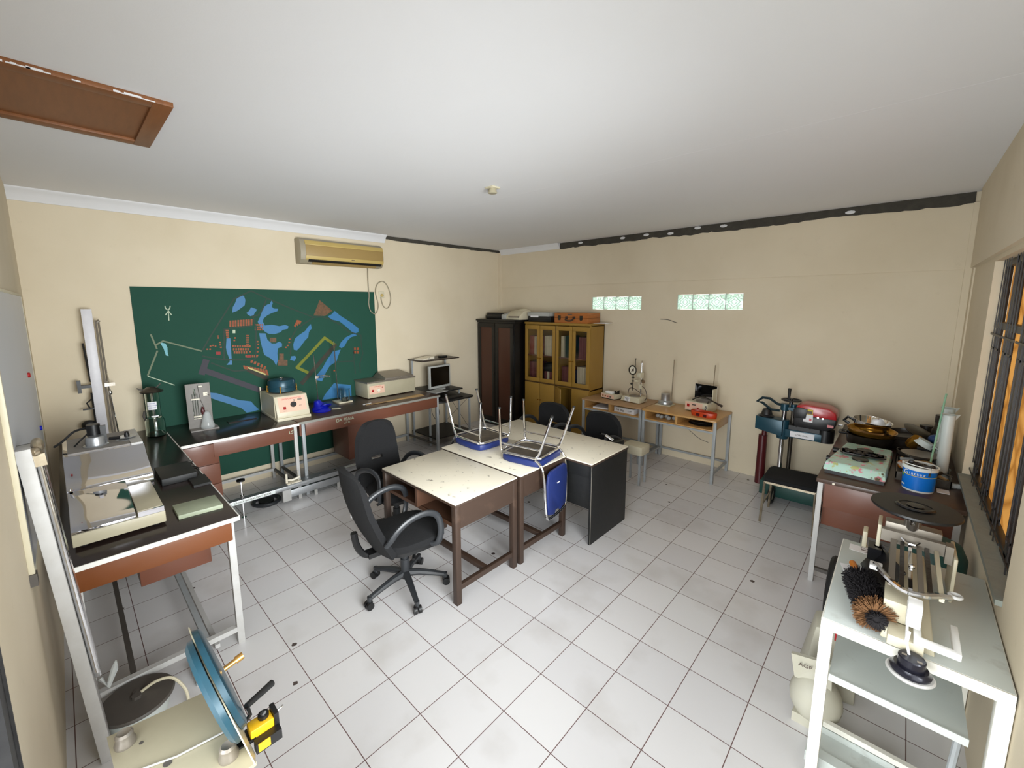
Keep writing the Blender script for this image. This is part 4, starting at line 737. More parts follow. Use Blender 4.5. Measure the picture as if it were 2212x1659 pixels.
for x,y,r_ in ((.20,.10,.010),(.08,.06,.005)):
    b=MB(); b.cyl((x,y,.0),(x,y,.0015),r_,n=14); part(t,'hole',b,'dark_steel')
sh=Matrix.Translation((-.026,-.022,.004))
b=MB(); b.T=sh; b.cyl((.285,.295,.075),(.235,.375,.055),.008,.010,n=12); part(t,'black_handle',b,'black_rubber')
b=MB(); b.box(.255,.30,.225,.28,-.004,.006); b.tube([(.262,.235,.004),(.262,.28,.05),(.262,.275,.078)],.005,8); part(t,'side_bracket',b,'black_plastic')
b=MB(); b.T=sh; b.box(.285,.325,.290,.35,-.01,.025); part(t,'yellow_block',b,'yellow_paint',bev=.004)
b=MB(); b.T=sh; b.cyl((.300,.33,.025),(.300,.33,.035),.014,n=20); part(t,'black_wheel',b,'black_plastic')
b=MB(); b.T=sh; b.box(.283,.327,.35,.362,-.015,.035); part(t,'end_cap',b,'black_plastic')
b=MB(); b.T=sh; b.box(.327,.350,.295,.36,-.03,.0); part(t,'lower_block',b,'black_plastic')
b=MB(); b.T=sh; b.cyl((.300,.33,.035),(.300,.33,.037),.008,n=16); part(t,'wheel_hub',b,'chrome')
b=MB(); b.T=sh; b.tube([(.305,.362,.02),(.30,.38,.02),(.31,.378,.032)],.0025); part(t,'wire_eye',b,'chrome')
b=MB(); b.T=sh; b.box(.3505,.352,.30,.33,-.025,.0); part(t,'yellow_frame',b,'yellow_paint')
b=MB(); b.box(.12,.30,.03,.12,-PZ+.02,-.012); b.box(.08,.34,.0,.15,-PZ,-PZ+.02); part(t,'pedestal',b,'dark_steel')

# ================================================================== computer desk
t=thing('computer_desk','small black computer desk on grey metal legs with a raised shelf near the corner','computer desk',(-1.95,3.41,0))
b=MB(); b.prism([(-.20,-.36),(.40,-.36),(.44,-.30),(.44,.24),(.40,.30),(-.20,.30)],'z',.69,.71); part(t,'keyboard_shelf',b,'desk_black')
b=MB(); b.box(-.33,.22,-.33,.25,.785,.805); part(t,'monitor_shelf',b,'desk_black',bev=.003)
b=MB(); b.box(-.34,.02,-.34,.36,1.235,1.25); part(t,'top_shelf',b,'dark_brown_shelf',bev=.002)
b=MB(); b.hexa([(-.3,-.33,.14),(.3,-.33,.14),(.36,.33,.14),(-.3,.33,.14)],[(-.3,-.33,.155),(.3,-.33,.155),(.36,.33,.155),(-.3,.33,.155)]); part(t,'bottom_shelf',b,'desk_black')
for x,y,z in ((-.25,-.33,1.235),(-.25,.29,1.235),(.32,-.33,.69),(.34,.27,.69),(.12,-.30,.785),(.14,.24,.785)):
    b=MB(); b.box(x-.012,x+.012,y-.012,y+.012,0,z); part(t,'leg',b,'grey_steel')
b=MB(); b.tube([(-.25,.29,.2),(.3,.27,.65)],.003); b.tube([(.32,.27,.2),(-.2,.28,.65)],.003); part(t,'brace_wire',b,'dark_steel')
t=thing('computer_monitor','flat computer monitor with grey bezel and black screen on the small black desk','monitor',(-1.95,3.39,.805),math.radians(5))
b=MB(); b.box(-.02,.02,-.21,.21,.015,.355); b.box(-.07,-.02,-.12,.12,.08,.28); part(t,'bezel',b,'monitor_grey',bev=.006)
b=MB(); b.box(.02,.0215,-.185,.185,.05,.33); part(t,'screen',b,'dark_screen')
b=MB(); b.lathe([(.09,0),(.085,.012),(0,.014)],n=20); b.box(-.03,0,-.03,.03,.01,.1); part(t,'stand',b,'monitor_grey')
b=MB(); b.box(-.06,.06,-.19,.19,0,.018); 
for i in range(4): b.box(-.05+.027*i,-.03+.027*i,-.18,.18,.018,.023)
solo('keyboard','dark computer keyboard on the shelf below the monitor','keyboard',b,'black_plastic',(-1.62,3.33,.71),bev=.002)
b=MB(); b.box(-.1,.1,-.12,.12,0,.01); solo('paper_tray','thin grey tray in front of the monitor','tray',b,'monitor_grey',(-1.78,3.22,.805),rz=.1)
b=MB(); b.hexa([(-.09,-.12,0),(.09,-.12,0),(.09,.12,0),(-.09,.12,0)],[(-.09,-.12,.012),(.08,-.12,.012),(.09,.12,.035),(-.09,.12,.03)])
solo('open_book','open paper booklet on the top shelf of the computer desk','book',b,'desk_top',(-2.12,3.25,1.25),rz=.2)
b=MB(); b.box(-.04,.04,-.06,.06,0,.03); solo('small_black_case','small black case on the top shelf of the computer desk','case',b,'black_plastic',(-2.08,3.56,1.25),bev=.004)
b=MB(); b.tube(smooth_path([(0,0,0),(.03,-.08,-.12),(.05,-.02,-.26),(.02,.06,-.18),(0,.04,-.03)],5),.004,6); solo('hanging_cable','grey cable loop hanging below the computer desk','cable',b,'dark_steel',(-1.72,3.12,.69))

# ================================================================== wardrobe and glass cabinet in the back corner
t=thing('wardrobe','black wooden wardrobe with dark red door panels in the back corner','wardrobe',(-1.87,4.79,0))
b=MB(); b.box(-.43,.43,-.27,.28,.06,1.79); part(t,'body',b,'cupboard_black',bev=.003)
b=MB(); b.box(-.45,.46,-.31,.28,1.79,1.815); b.box(-.44,.45,-.29,.28,1.76,1.79); part(t,'cornice',b,'cupboard_black',bev=.004)
b=MB(); b.box(-.43,.43,-.28,.28,0,.07); part(t,'plinth',b,'cupboard_black')
for x0,x1 in ((-.415,-.005),(.005,.415)):
    b=MB(); f=.07; b.box(x0,x1,-.295,-.27,.08,.15); b.box(x0,x1,-.295,-.27,1.68,1.75); b.box(x0,x0+f,-.295,-.27,.15,1.68); b.box(x1-f,x1,-.295,-.27,.15,1.68)
    d=part(t,'door',b,'cupboard_black',bev=.002)
    b=MB(); b.box(x0+f,x1-f,-.288,-.27,.15,1.68); part(d,'door_panel',b,'cupboard_red')
b=MB(); b.cyl((-.02,-.295,.92),(-.02,-.315,.92),.008,n=8); part(t,'knob',b,'dull_pan')
t=thing('glass_cabinet','ochre yellow filing cabinet with four glazed doors above and doors below','cabinet',(-.755,4.885,0))
W_=.615
b=MB(); b.box(-W_,-W_+.018,-.185,.185,0,1.755); b.box(W_-.018,W_,-.185,.185,0,1.755); b.box(-.012,.012,-.165,.185,0,1.755); b.box(-W_,W_,.17,.185,0,1.755)
for z in (.02,.80,1.745): b.box(-W_,W_,-.165,.185,z,z+.018)
part(t,'carcass',b,'cabinet_yellow')
b=MB(); b.box(-W_-.01,W_+.004,-.20,.185,1.755,1.785); part(t,'top_board',b,'cabinet_yellow',bev=.004)
b=MB(); b.box(-W_+.02,-.012,-.15,.17,1.245,1.262); b.box(.012,W_-.02,-.15,.17,1.245,1.262); part(t,'shelf',b,'apron_wood')
q=W_/2
for i in range(4):
    x0=-W_+i*q+.004; x1=x0+q-.008; f=.055
    b=MB(); b.box(x0,x1,-.20,-.185,.84,.90); b.box(x0,x1,-.20,-.185,1.67,1.735); b.box(x0,x0+f,-.20,-.185,.90,1.67); b.box(x1-f,x1,-.20,-.185,.90,1.67)
    d=part(t,'glazed_door',b,'cabinet_yellow',bev=.002)
    b=MB(); b.box(x0+f,x1-f,-.194,-.190,.90,1.67); part(d,'pane',b,'pane_glass')
    kx=x1-.02 if i%2==0 else x0+.02
    b=MB(); b.cyl((kx,-.20,1.22),(kx,-.215,1.22),.008,n=8); b.box(kx-.025,kx+.005,-.212,-.208,1.214,1.226); part(d,'knob',b,'brass')
    b=MB()
    if i==2: b.T=Matrix.Translation((x0,-.19,0))@Matrix.Rotation(math.radians(-38),4,'Z')@Matrix.Translation((-x0,.19,0))
    b.box(x0,x1,-.20,-.185,.03,.815)
    d=part(t,'lower_door',b,'cabinet_yellow',bev=.003)
    if i<2:
        b=MB(); kx=x1-.02 if i%2==0 else x0+.02; b.cyl((kx,-.20,.55),(kx,-.215,.55),.009,n=8); part(d,'knob',b,'brass')
b=MB(); b.box(-W_,W_,-.19,-.184,.815,.84); b.box(-.006,.006,-.2,-.184,.03,1.735); part(t,'groove',b,'cabinet_groove')
def books(x0,x1,z,spec,group,where):
    x=x0; k=0
    while x<x1-.02:
        w_,h,mt,nm=spec[k%len(spec)]
        b=MB(); b.box(0,w_-.003,0,.2,0,h); b.box(.001,w_-.004,-.002,0,.02,.05)
        solo('binder' if w_>.04 else 'book','%s %s'%(nm,where),'binder' if w_>.04 else 'book',b,mt,(x,4.76,z),group=group+' '+nm.split()[0])
        x+=w_; k+=1
books(-1.33,-1.08,1.262,[(.05,.30,'book_a','brown binder'),(.05,.30,'book_a','brown binder'),(.05,.29,'book_b','pale binder'),(.05,.29,'book_b','pale binder')],'binders upper left','on the upper shelf behind the leftmost glass door')
books(-1.02,-.79,1.262,[(.045,.31,'book_b','pale document file')],'files','on the upper shelf behind the second glass door')
books(-1.33,-1.12,.838,[(.05,.30,'book_d','maroon document file')],'files','on the lower shelf behind the leftmost glass door')
books(-1.02,-.79,.838,[(.05,.17,'book_d','maroon low file'),(.05,.17,'book_b','grey low file')],'files','on the lower shelf behind the second glass door')
b=MB(); b.box(0,.22,0,.2,0,.13); solo('black_binder_box','black document box standing on low files behind the second glass door','box',b,'black_plastic',(-1.02,4.76,1.01))
books(-.70,-.64,1.262,[(.06,.32,'book_b','pale wide binder')],'binders','behind the third glass door')
books(-.62,-.50,1.262,[(.06,.33,'book_c','dark green binder')],'binders','behind the third glass door')
books(-.68,-.56,.838,[(.045,.28,'book_d','maroon tall file')],'files','on the lower shelf behind the third glass door')
books(-.53,-.50,.838,[(.035,.22,'book_e','blue booklet')],'books','on the lower shelf behind the third glass door')
books(-.38,-.20,1.262,[(.045,.32,'book_d','maroon file')],'files','on the upper shelf behind the rightmost glass door')
books(-.40,-.20,.838,[(.045,.30,'book_b','grey file')],'files','on the lower shelf behind the rightmost glass door')
# on top of them
t=thing('flatbed_scanner','flat black scanner on top of the wardrobe','scanner',(-2.05,4.80,1.815))
b=MB(); b.prism([(-.15,0),(.15,0),(.155,.05),(.14,.085),(-.13,.085),(-.155,.05)],'x',-.19,.17); part(t,'body',b,'black_plastic',bev=.004)
b=MB(); b.box(-.18,.16,-.13,.14,.085,.105); part(t,'lid',b,'device_black',bev=.004)
t=thing('inkjet_printer','yellowed cream printer on top of the wardrobe','printer',(-1.60,4.76,1.815))
b=MB(); b.prism([(-.17,0),(.17,0),(.17,.10),(.08,.155),(-.05,.14),(-.17,.06)],'x',-.10,.20); part(t,'body',b,'cream_metal',bev=.008)
b=MB(); b.prism([(-.18,0),(.15,0),(.15,.11),(.0,.12),(-.18,.08)],'x',-.20,-.10); part(t,'side_cover',b,'monitor_grey',bev=.006)
b=MB(); b.box(-.02,.19,-.20,-.16,.035,.06); part(t,'paper_slot',b,'scale_grey')
b=MB(); b.ell((.08,.06,.12),.13,.09,.06,14,8); part(t,'rear_cover',b,'cream_metal')
t=thing('photo_printer','grey and black printer on the yellow cabinet between the cream printer and wooden case','printer',(-1.13,4.90,1.785))
b=MB(); b.box(-.22,.24,-.16,.14,0,.09); part(t,'body',b,'black_plastic',bev=.006)
b=MB(); b.box(-.23,.21,-.17,.14,.09,.15); part(t,'lid',b,'monitor_grey',bev=.008)
b=MB(); b.box(-.16,.0,-.172,-.168,.075,.10); part(t,'badge',b,'paper')
t=thing('wooden_case','orange-brown wooden instrument case with leather handle on the yellow cabinet','case',(-.50,4.87,1.785),math.radians(-2))
b=MB(); b.box(-.30,.30,-.16,.16,0,.075); part(t,'lower_half',b,'case_wood',bev=.003)
b=MB(); b.box(-.30,.30,-.16,.16,.077,.15); part(t,'lid',b,'case_wood',bev=.003)
for x in (-.23,.17):
    b=MB(); b.box(x,x+.05,-.166,-.16,.05,.11); b.box(x+.01,x+.04,-.17,-.166,.04,.08); part(t,'latch',b,'dull_pan')
b=MB(); b.tube([(-.07,-.165,.075),(-.07,-.19,.05),(-.03,-.20,.035),(.03,-.20,.035),(.06,-.19,.05),(.06,-.165,.075)],.011,8); b.box(-.09,-.05,-.168,-.16,.06,.10); b.box(.045,.09,-.168,-.16,.06,.10); part(t,'handle',b,'desk_brown')
b=MB(); b.box(-.05,.03,-.163,-.16,.12,.135); part(t,'badge',b,'print_dark')
b=MB(); b.hexa([(-.14,-.1,0),(.17,-.1,0),(.17,.1,0),(-.14,.1,0)],[(-.14,-.1,.008),(.17,-.1,.008),(.17,.1,.008),(-.14,.1,.008)]); solo('paper_sheets','white paper sheets sticking out at the right end of the yellow cabinet top','paper',b,'paper',(-.17,4.965,1.785),rz=.15)

# ================================================================== back tables
def back_table(x0,x1,wood,label,inner):
    y0,y1,zt=4.49,5.075,.75; cx=(x0+x1)/2; hw=(x1-x0)/2
    t=thing('work_table',label,'table',(cx,(y0+y1)/2,0)); hd=(y1-y0)/2
    b=MB(); b.box(-hw,hw,-hd-.01,hd,zt-.02,zt); part(t,'table_top',b,wood,bev=.003)
    b=MB(); b.box(-hw+.03,hw-.03,-hd+.02,hd-.02,.615,.630); b.box(-hw+.03,-hw+.045,-hd+.02,hd-.02,.63,.73); b.box(hw-.045,hw-.03,-hd+.02,hd-.02,.63,.73); b.box(-.03,.0,-hd+.01,hd-.02,.63,.73); b.box(-hw+.03,hw-.03,hd-.035,hd-.02,.63,.73); part(t,'drawer_shelf',b,inner,bev=.001)
    for x in (-hw+.018,hw-.018):
        for y in (-hd+.018,hd-.018):
            b=MB(); b.box(x-.016,x+.016,y-.016,y+.016,0,.73); part(t,'leg',b,'grey_steel',bev=.002)
    b=MB(); b.box(-hw+.03,hw-.03,-hd+.004,-hd+.03,.595,.617); part(t,'front_rail',b,'grey_steel')
    b=MB(); b.box(-hw+.03,hw-.03,hd-.03,hd-.01,.10,.125); b.box(-hw+.01,-hw+.03,-hd+.03,hd-.03,.10,.125); b.box(hw-.03,hw-.01,-hd+.03,hd-.03,.10,.125); part(t,'lower_rail',b,'grey_steel')
    return t
back_table(-.125,.765,'table_wood_grey','left of two wooden tables with grey legs at the back wall, greyish top','table_wood')
back_table(.775,1.665,'table_wood','right of two wooden tables with grey legs at the back wall, honey top','table_wood')
TB=.75
b=MB(); b.hexa([(-.11,-.12,0),(.12,-.12,0),(.10,.12,0),(-.09,.12,0)],[(-.11,-.12,.02),(.12,-.12,.016),(.10,.12,.02),(-.09,.12,.022)]); solo('paper_stack','white papers in the left compartment of the greyish back table','paper',b,'paper',(.12,4.66,.63),rz=.2)
t=thing('paper_box','white printed cardboard box in the right compartment of the greyish back table','box',(.50,4.66,.63),math.radians(-4))
b=MB(); b.box(-.15,.15,-.11,.12,0,.065); part(t,'tray',b,'paper',bev=.002)
b=MB(); b.box(-.13,.13,-.09,.11,.065,.068); part(t,'contents',b,'cardboard')
text(t,'printed_words','A4 80g',.04,frame((-.06,-.111,.032),(1,0,0),(0,0,1)),'print_dark'); text(t,'printed_words','COPY',.025,frame((.09,-.111,.032),(1,0,0),(0,0,1)),'print_dark')
t=thing('heater_control_box','small cream control box with coloured lamps on the left back table','control box',(.20,4.76,TB),math.radians(-12))
b=MB(); b.box(-.13,.11,-.09,.09,.012,.075); part(t,'casing',b,'cream_metal',bev=.003)
b=MB(); b.box(-.125,.105,-.092,-.09,.018,.07); part(t,'front_panel',b,'panel_pink')
for i,(c_,r_) in enumerate((('brass',.009),('brass',.009),('switch_red',.009),('scale_grey',.014))):
    b=MB(); b.cyl((-.09+.045*i,-.092,.042),(-.09+.045*i,-.10,.042),r_,n=12); part(t,'indicator',b,c_)
b=MB(); b.box(-.08,.04,-.06,.0,.075,.105); part(t,'white_plug_box',b,'white_bright',bev=.004)
b=MB(); b.box(.055,.10,-.02,.03,.075,.10); b.cyl((.06,-.02,.10),(.09,-.04,.12),.01,n=8); b.cyl((.07,.02,.1),(.10,.03,.12),.01,n=8); part(t,'black_plug',b,'black_plastic')
b=MB(); b.box(-.12,.10,-.08,.08,0,.012); part(t,'feet',b,'black_rubber')
t=thing('penetrometer','penetrometer with round dial gauge on a cream base on the left back table','penetrometer',(.52,4.80,TB),math.radians(-8))
b=MB(); b.hexa([(-.15,-.12,.01),(.15,-.12,.01),(.13,.10,.01),(-.12,.10,.01)],[(-.135,-.105,.075),(.14,-.105,.075),(.12,.09,.075),(-.11,.09,.075)]); part(t,'base',b,'cream_metal',bev=.004)
b=MB(); b.hexa([(-.085,-.1205,.016),(.0,-.1205,.016),(.0,-.1085,.072),(-.085,-.1085,.072)],[(-.085,-.1225,.016),(.0,-.1225,.016),(.0,-.1105,.072),(-.085,-.1105,.072)]); part(t,'paper_label',b,'paper')
for i,s_ in enumerate(('PENETRO','METER','LAB')): text(t,'label_text',s_,.016,frame((-.042,-.1215+.003*i*-1+.002,.058-i*.016),(1,0,0),(0,.2,1)),'print_dark')
b=MB(); b.lathe([(.08,.075),(.078,.080),(0,.082)],n=24); part(t,'stage',b,'scale_grey')
b=MB(); b.cyl((.06,.04,.075),(.06,.04,.53),.011,n=12); b.cyl((.06,.04,.53),(.06,.04,.56),.006,n=8); part(t,'column',b,'chrome')
b=MB(); b.box(.02,.08,.0,.07,.33,.40); b.box(.035,.085,.02,.06,.18,.24); b.box(-.01,.04,-.02,.03,.27,.30); part(t,'carriage',b,'cream_metal',bev=.003)
b=MB(); b.cyl((.085,.03,.29),(.115,.01,.285),.022,n=16); part(t,'focus_knob',b,'rusty_chrome')
b=MB(); b.tube([(-.035+.055*math.cos(a),-.03,.43+.06*math.sin(a)) for a in [i*PI/14 for i in range(28)]],.009,8,True); part(t,'gauge_rim',b,'dull_pan')
b=MB(); b.cyl((-.035,-.022,.43),(-.035,-.03,.43),.052,n=28); part(t,'gauge_face',b,'desk_top')
b=MB(); b.tube([(-.06,-.033,.40),(-.035,-.033,.43),(-.01,-.033,.46)],.003); b.box(-.045,-.015,-.034,-.03,.415,.445); part(t,'needle',b,'print_dark')
b=MB(); b.cyl((-.0,-.02,.48),(-.0,-.02,.58),.004,n=8); b.cyl((0,-.02,.58),(0,-.02,.59),.011,n=8); b.cyl((-.03,-.02,.37),(-.03,-.02,.20),.006,n=8); b.ell((-.03,-.02,.33),.022,.022,.012,10,6); b.ell((-.03,-.02,.28),.018,.018,.01,10,6); b.ell((-.055,-.02,.24),.015,.015,.015,8,6); b.cyl((-.03,-.02,.20),(-.032,-.02,.14),.009,.002,n=8); part(t,'plunger',b,'dull_pan')
b=MB(); b.tube(smooth_path([(.14,.02,.03),(.18,.0,.10),(.15,.0,.19),(.09,.02,.22)],5),.005,7); b.tube(smooth_path([(-.13,.02,.09),(-.11,.02,.16),(-.05,.03,.17),(.02,.05,.13),(.08,.06,.10)],5),.005,7); part(t,'cable',b,'print_dark')
t=thing('steel_pot_stand','grey steel pot with tall rod on a cream base plate on the back tables','stand',(.90,4.90,TB))
b=MB(); b.box(-.10,.10,-.09,.09,0,.01); part(t,'base_plate',b,'cream_metal')
b=MB(); b.lathe([(.085,.01),(.09,.02),(.085,.045),(.06,.055),(.055,.06),(.055,.14),(.057,.145),(.05,.147),(0,.148)],n=32); part(t,'pot',b,'aluminium')
b=MB(); b.cyl((.065,.03,.03),(.075,.03,.60),.006,n=10); part(t,'rod',b,'rusty_chrome')
t=thing('sand_equivalent_tester','cream and pink electric tester with mirror panel and lever on the right back table','apparatus',(1.38,4.86,TB),math.radians(-8))
b=MB(); b.box(-.16,.12,-.12,.12,.015,.13); part(t,'casing',b,'cream_metal',bev=.004)
b=MB(); b.box(-.155,.06,-.123,-.12,.03,.12); part(t,'front_panel',b,'panel_pink')
b=MB(); b.box(-.13,-.10,-.13,-.123,.06,.095); b.cyl((.01,-.123,.055),(.01,-.135,.055),.01,n=10); part(t,'switch',b,'switch_red')
b=MB(); b.box(-.07,-.02,-.1245,-.123,.085,.10); part(t,'name_plate',b,'print_dark')
b=MB(); b.box(-.12,.15,.03,.045,.13,.33); part(t,'mirror_panel',b,'mirror_steel'); b=MB(); b.box(.14,.15,-.06,.03,.13,.30); part(t,'side_bracket',b,'cream_metal')
b=MB(); b.lathe([(.08,.13),(.085,.145),(.02,.155),(0,.155)],(.02,-.03,0),24); part(t,'turntable',b,'scale_grey')
b=MB(); b.tube(smooth_path([(-.10,-.06,.14),(-.03,-.03,.18),(.06,-.05,.19),(.16,-.08,.165),(.22,-.09,.15)],4),.008,8); part(t,'lever',b,'dull_pan')
b=MB(); b.cyl((.21,-.09,.153),(.28,-.10,.13),.010,.016,n=12); part(t,'lever_grip',b,'desk_brown')
b=MB(); b.cyl((.09,.055,.13),(.10,.055,.58),.005,n=10); part(t,'rod',b,'rusty_chrome')
b=MB(); b.tube([(.11,-.08,.16),(.10,-.12,.08),(.10,-.13,.04)],[.008,.012,.003]); part(t,'pointer',b,'dull_pan')
t=thing('orange_tray','translucent orange plastic tray at the front of the right back table','tray',(1.48,4.62,TB),math.radians(-7))
b=MB(); b.lathe([(.0,0),(.14,.0),(.15,.01),(.155,.055),(.15,.06),(.146,.055),(.14,.012),(0,.008)],n=28,sy=.42); part(t,'tray',b,'orange_plastic')
b=MB(); b.box(-.06,-.02,-.067,-.062,.01,.04); b.box(.02,.06,-.067,-.062,.01,.04); part(t,'window',b,'dark_red')
b=MB(); b.lathe([(.14,0),(.15,.01),(.02,.02),(0,.02)],n=28,sy=.85); b.tube([Vector((.13*math.cos(a),.11*math.sin(a),.03)) for a in [i*PI/12 for i in range(24)]],.006,6,True); solo('black_pan','black round pan in the right compartment of the honey back table','pan',b,'black_rubber',(1.43,4.72,.63))
b=MB()
for i in range(5): b.ell((-.1+.05*i,random.uniform(-.05,.05),.025),.03,.035,.025,9,6)
solo('crumpled_bags','crumpled clear bags in the left compartment of the honey back table','bag',b,'clear_plastic',(1.02,4.66,.63))
b=MB(); b.tube(smooth_path([(1.30,4.54,.63),(1.38,4.50,.58),(1.50,4.47,.52),(1.60,4.46,.50)],4),.003,6); solo('thin_wire','thin grey wire hanging below the honey back table','wire',b,'dark_steel')

# ================================================================== desks in the middle
def school_desk(cx,cy,hw,hd,label,zt=.745,comp=True):
    t=thing('wooden_desk',label,'desk',(cx,cy,0))
    b=MB(); b.box(-hw,hw,-hd,hd,zt-.012,zt); part(t,'desk_top',b,'desk_top',bev=.002)
    b=MB(); b.box(-hw-.003,hw+.003,-hd-.003,hd+.003,zt-.028,zt-.010); part(t,'top_frame',b,'desk_brown',bev=.002)
    for x in (-hw+.022,hw-.022):
        for y in (-hd+.022,hd-.022):
            b=MB(); b.box(x-.022,x+.022,y-.022,y+.022,0,zt-.028); part(t,'leg',b,'desk_brown',bev=.003)
    for x in (-hw+.004,hw-.018):
        b=MB(); b.box(x,x+.014,-hd+.044,hd-.044,zt-.19,zt-.028); part(t,'side_panel',b,'desk_brown')
    b=MB(); b.box(-hw+.018,hw-.018,-hd+.04,hd-.02,zt-.19,zt-.175); b.box(-hw+.018,hw-.018,hd-.03,hd-.015,zt-.175,zt-.028); b.box(-.012,.012,-hd+.005,hd-.03,zt-.175,zt-.028); part(t,'compartment',b,'desk_inner')
    b=MB(); b.box(-hw+.02,hw-.02,-hd+.03,-hd+.045,zt-.20,zt-.175); part(t,'front_lip',b,'desk_inner')
    for x in (-hw+.022,hw-.022):
        b=MB(); b.box(x-.016,x+.016,-hd+.044,hd-.044,.10,.14); part(t,'side_rail',b,'desk_brown',bev=.002)
    b=MB(); b.box(-hw+.038,hw-.038,-.02,.02,.102,.138); part(t,'foot_rail',b,'desk_brown',bev=.002)
    return t
school_desk(.583,1.527,.463,.305,'nearest brown wooden desk with worn cream top and open compartments')
school_desk(.56,2.17,.49,.305,'middle brown wooden desk with worn cream top carrying the upturned chairs')
t=thing('black_desk','long desk with worn cream top and black side panels behind the two wooden desks','desk',(.62,2.775,0))
b=MB(); b.box(-.70,.69,-.305,.325,.722,.735); part(t,'desk_top',b,'desk_top',bev=.002)
b=MB(); b.box(-.703,.693,-.308,.328,.708,.724); part(t,'top_edge',b,'desk_brown',bev=.002)
for x in (-.69,.665):
    b=MB(); b.box(x,x+.022,-.30,.32,.0,.708); part(t,'side_panel',b,'desk_black',bev=.004)
b=MB(); b.box(.686,.6885,-.302,-.298,.01,.708); part(t,'edge_strip',b,'edge_strip')
b=MB(); b.box(-.668,.665,.12,.135,.25,.708); part(t,'modesty_panel',b,'desk_black')
b=MB(); b.box(.30,.66,-.28,.1,.59,.708); b.box(.30,.66,-.26,.10,.30,.585); part(t,'drawer_unit',b,'desk_black',bev=.003)

# ================================================================== upturned stacking chairs
def stacking_chair(label,loc,rz):
    """upright frame: seat along +y forward, then turned upside down by the root"""
    t=thing('stacking_chair',label,'chair',loc,rot=(PI,0,rz))
    s=.19; zs=.0   # local z=0 is the top of the seat cushion (which rests on the desk once turned)
    def cush(u,v):
        return ((u-.5)*.40,(v-.5)*.39,0)
    b=MB(); pts=[(-.18,-.19),(.18,-.19),(.20,-.12),(.205,.1),(.18,.18),(.12,.2),(-.12,.2),(-.18,.18),(-.205,.1),(-.20,-.12)]
    b.prism(pts,'z',-.052,0); part(t,'seat',b,'blue_vinyl',bev=.010)
    b=MB(); b.prism([(x*.86,y*.86) for x,y in pts],'z',-.060,-.052); part(t,'seat_board',b,'board_bottom')
    for x in (-s,s):
        b=MB(); b.tube(smooth_path([(x,.175,-.075),(x,.19,-.13),(x,.205,-.445)],4),.011,10); part(t,'front_leg',b,'chrome')
        b=MB(); b.tube(smooth_path([(x,-.15,-.075),(x,-.19,-.13),(x*1.02,-.30,-.445)],4),.011,10); part(t,'rear_leg',b,'chrome')
        b=MB(); b.cyl((x,.205,-.44),(x,.205,-.455),.013,n=10); part(t,'leg_cap',b,'black_rubber')
        b=MB(); b.cyl((x*1.02,-.30,-.44),(x*1.02,-.303,-.455),.013,n=10); part(t,'leg_cap',b,'black_rubber')
    fr=[(-s,-.15,-.072),(-s,.17,-.072),(-s+.03,.20,-.072),(s-.03,.20,-.072),(s,.17,-.072),(s,-.15,-.072),(s-.03,-.18,-.072),(-s+.03,-.18,-.072)]
    b=MB(); b.tube(fr,.011,10,True); b.tube([(-s,.19,-.15),(-s,-.18,-.15)],.007,8); b.tube([(s,.19,-.15),(s,-.18,-.15)],.007,8); part(t,'seat_frame',b,'chrome')
    # backrest hoop rises from the rear of the seat
    lo=[(-s,-.15,-.065),(-s,-.205,-.02),(-s,-.235,.08),(-s+.005,-.245,.30),(-s+.025,-.25,.42),(-s+.08,-.25,.445),(0,-.25,.45),(s-.08,-.25,.445),(s-.025,-.25,.42),(s-.005,-.245,.30),(s,-.235,.08),(s,-.205,-.02),(s,-.15,-.06)]
    b=MB(); b.tube(smooth_path(lo,4),.011,10); part(t,'back_frame',b,'chrome')
    ol=[(-.155,.06),(-.12,.035),(.12,.035),(.155,.06),(.172,.14),(.165,.30),(.15,.40),(.05,.43),(.035,.40),(-.035,.40),(-.05,.43),(-.15,.40),(-.165,.30),(-.172,.14)]
    b=MB(); b.prism(ol,'y',-.262,-.238); part(t,'backrest',b,'blue_vinyl',bev=.007)
    b=MB(); b.box(-.02,.02,-.268,-.262,.16,.166); part(t,'maker_tag',b,'paper')
    return t
ca=stacking_chair('left upturned blue stacking chair lying seat down, its back hanging off the hidden side',(.24,2.22,.746),math.radians(88))
cb=stacking_chair('right upturned blue stacking chair with its blue backrest hanging over the desk edge',(.85,2.235,.746),math.radians(-81))

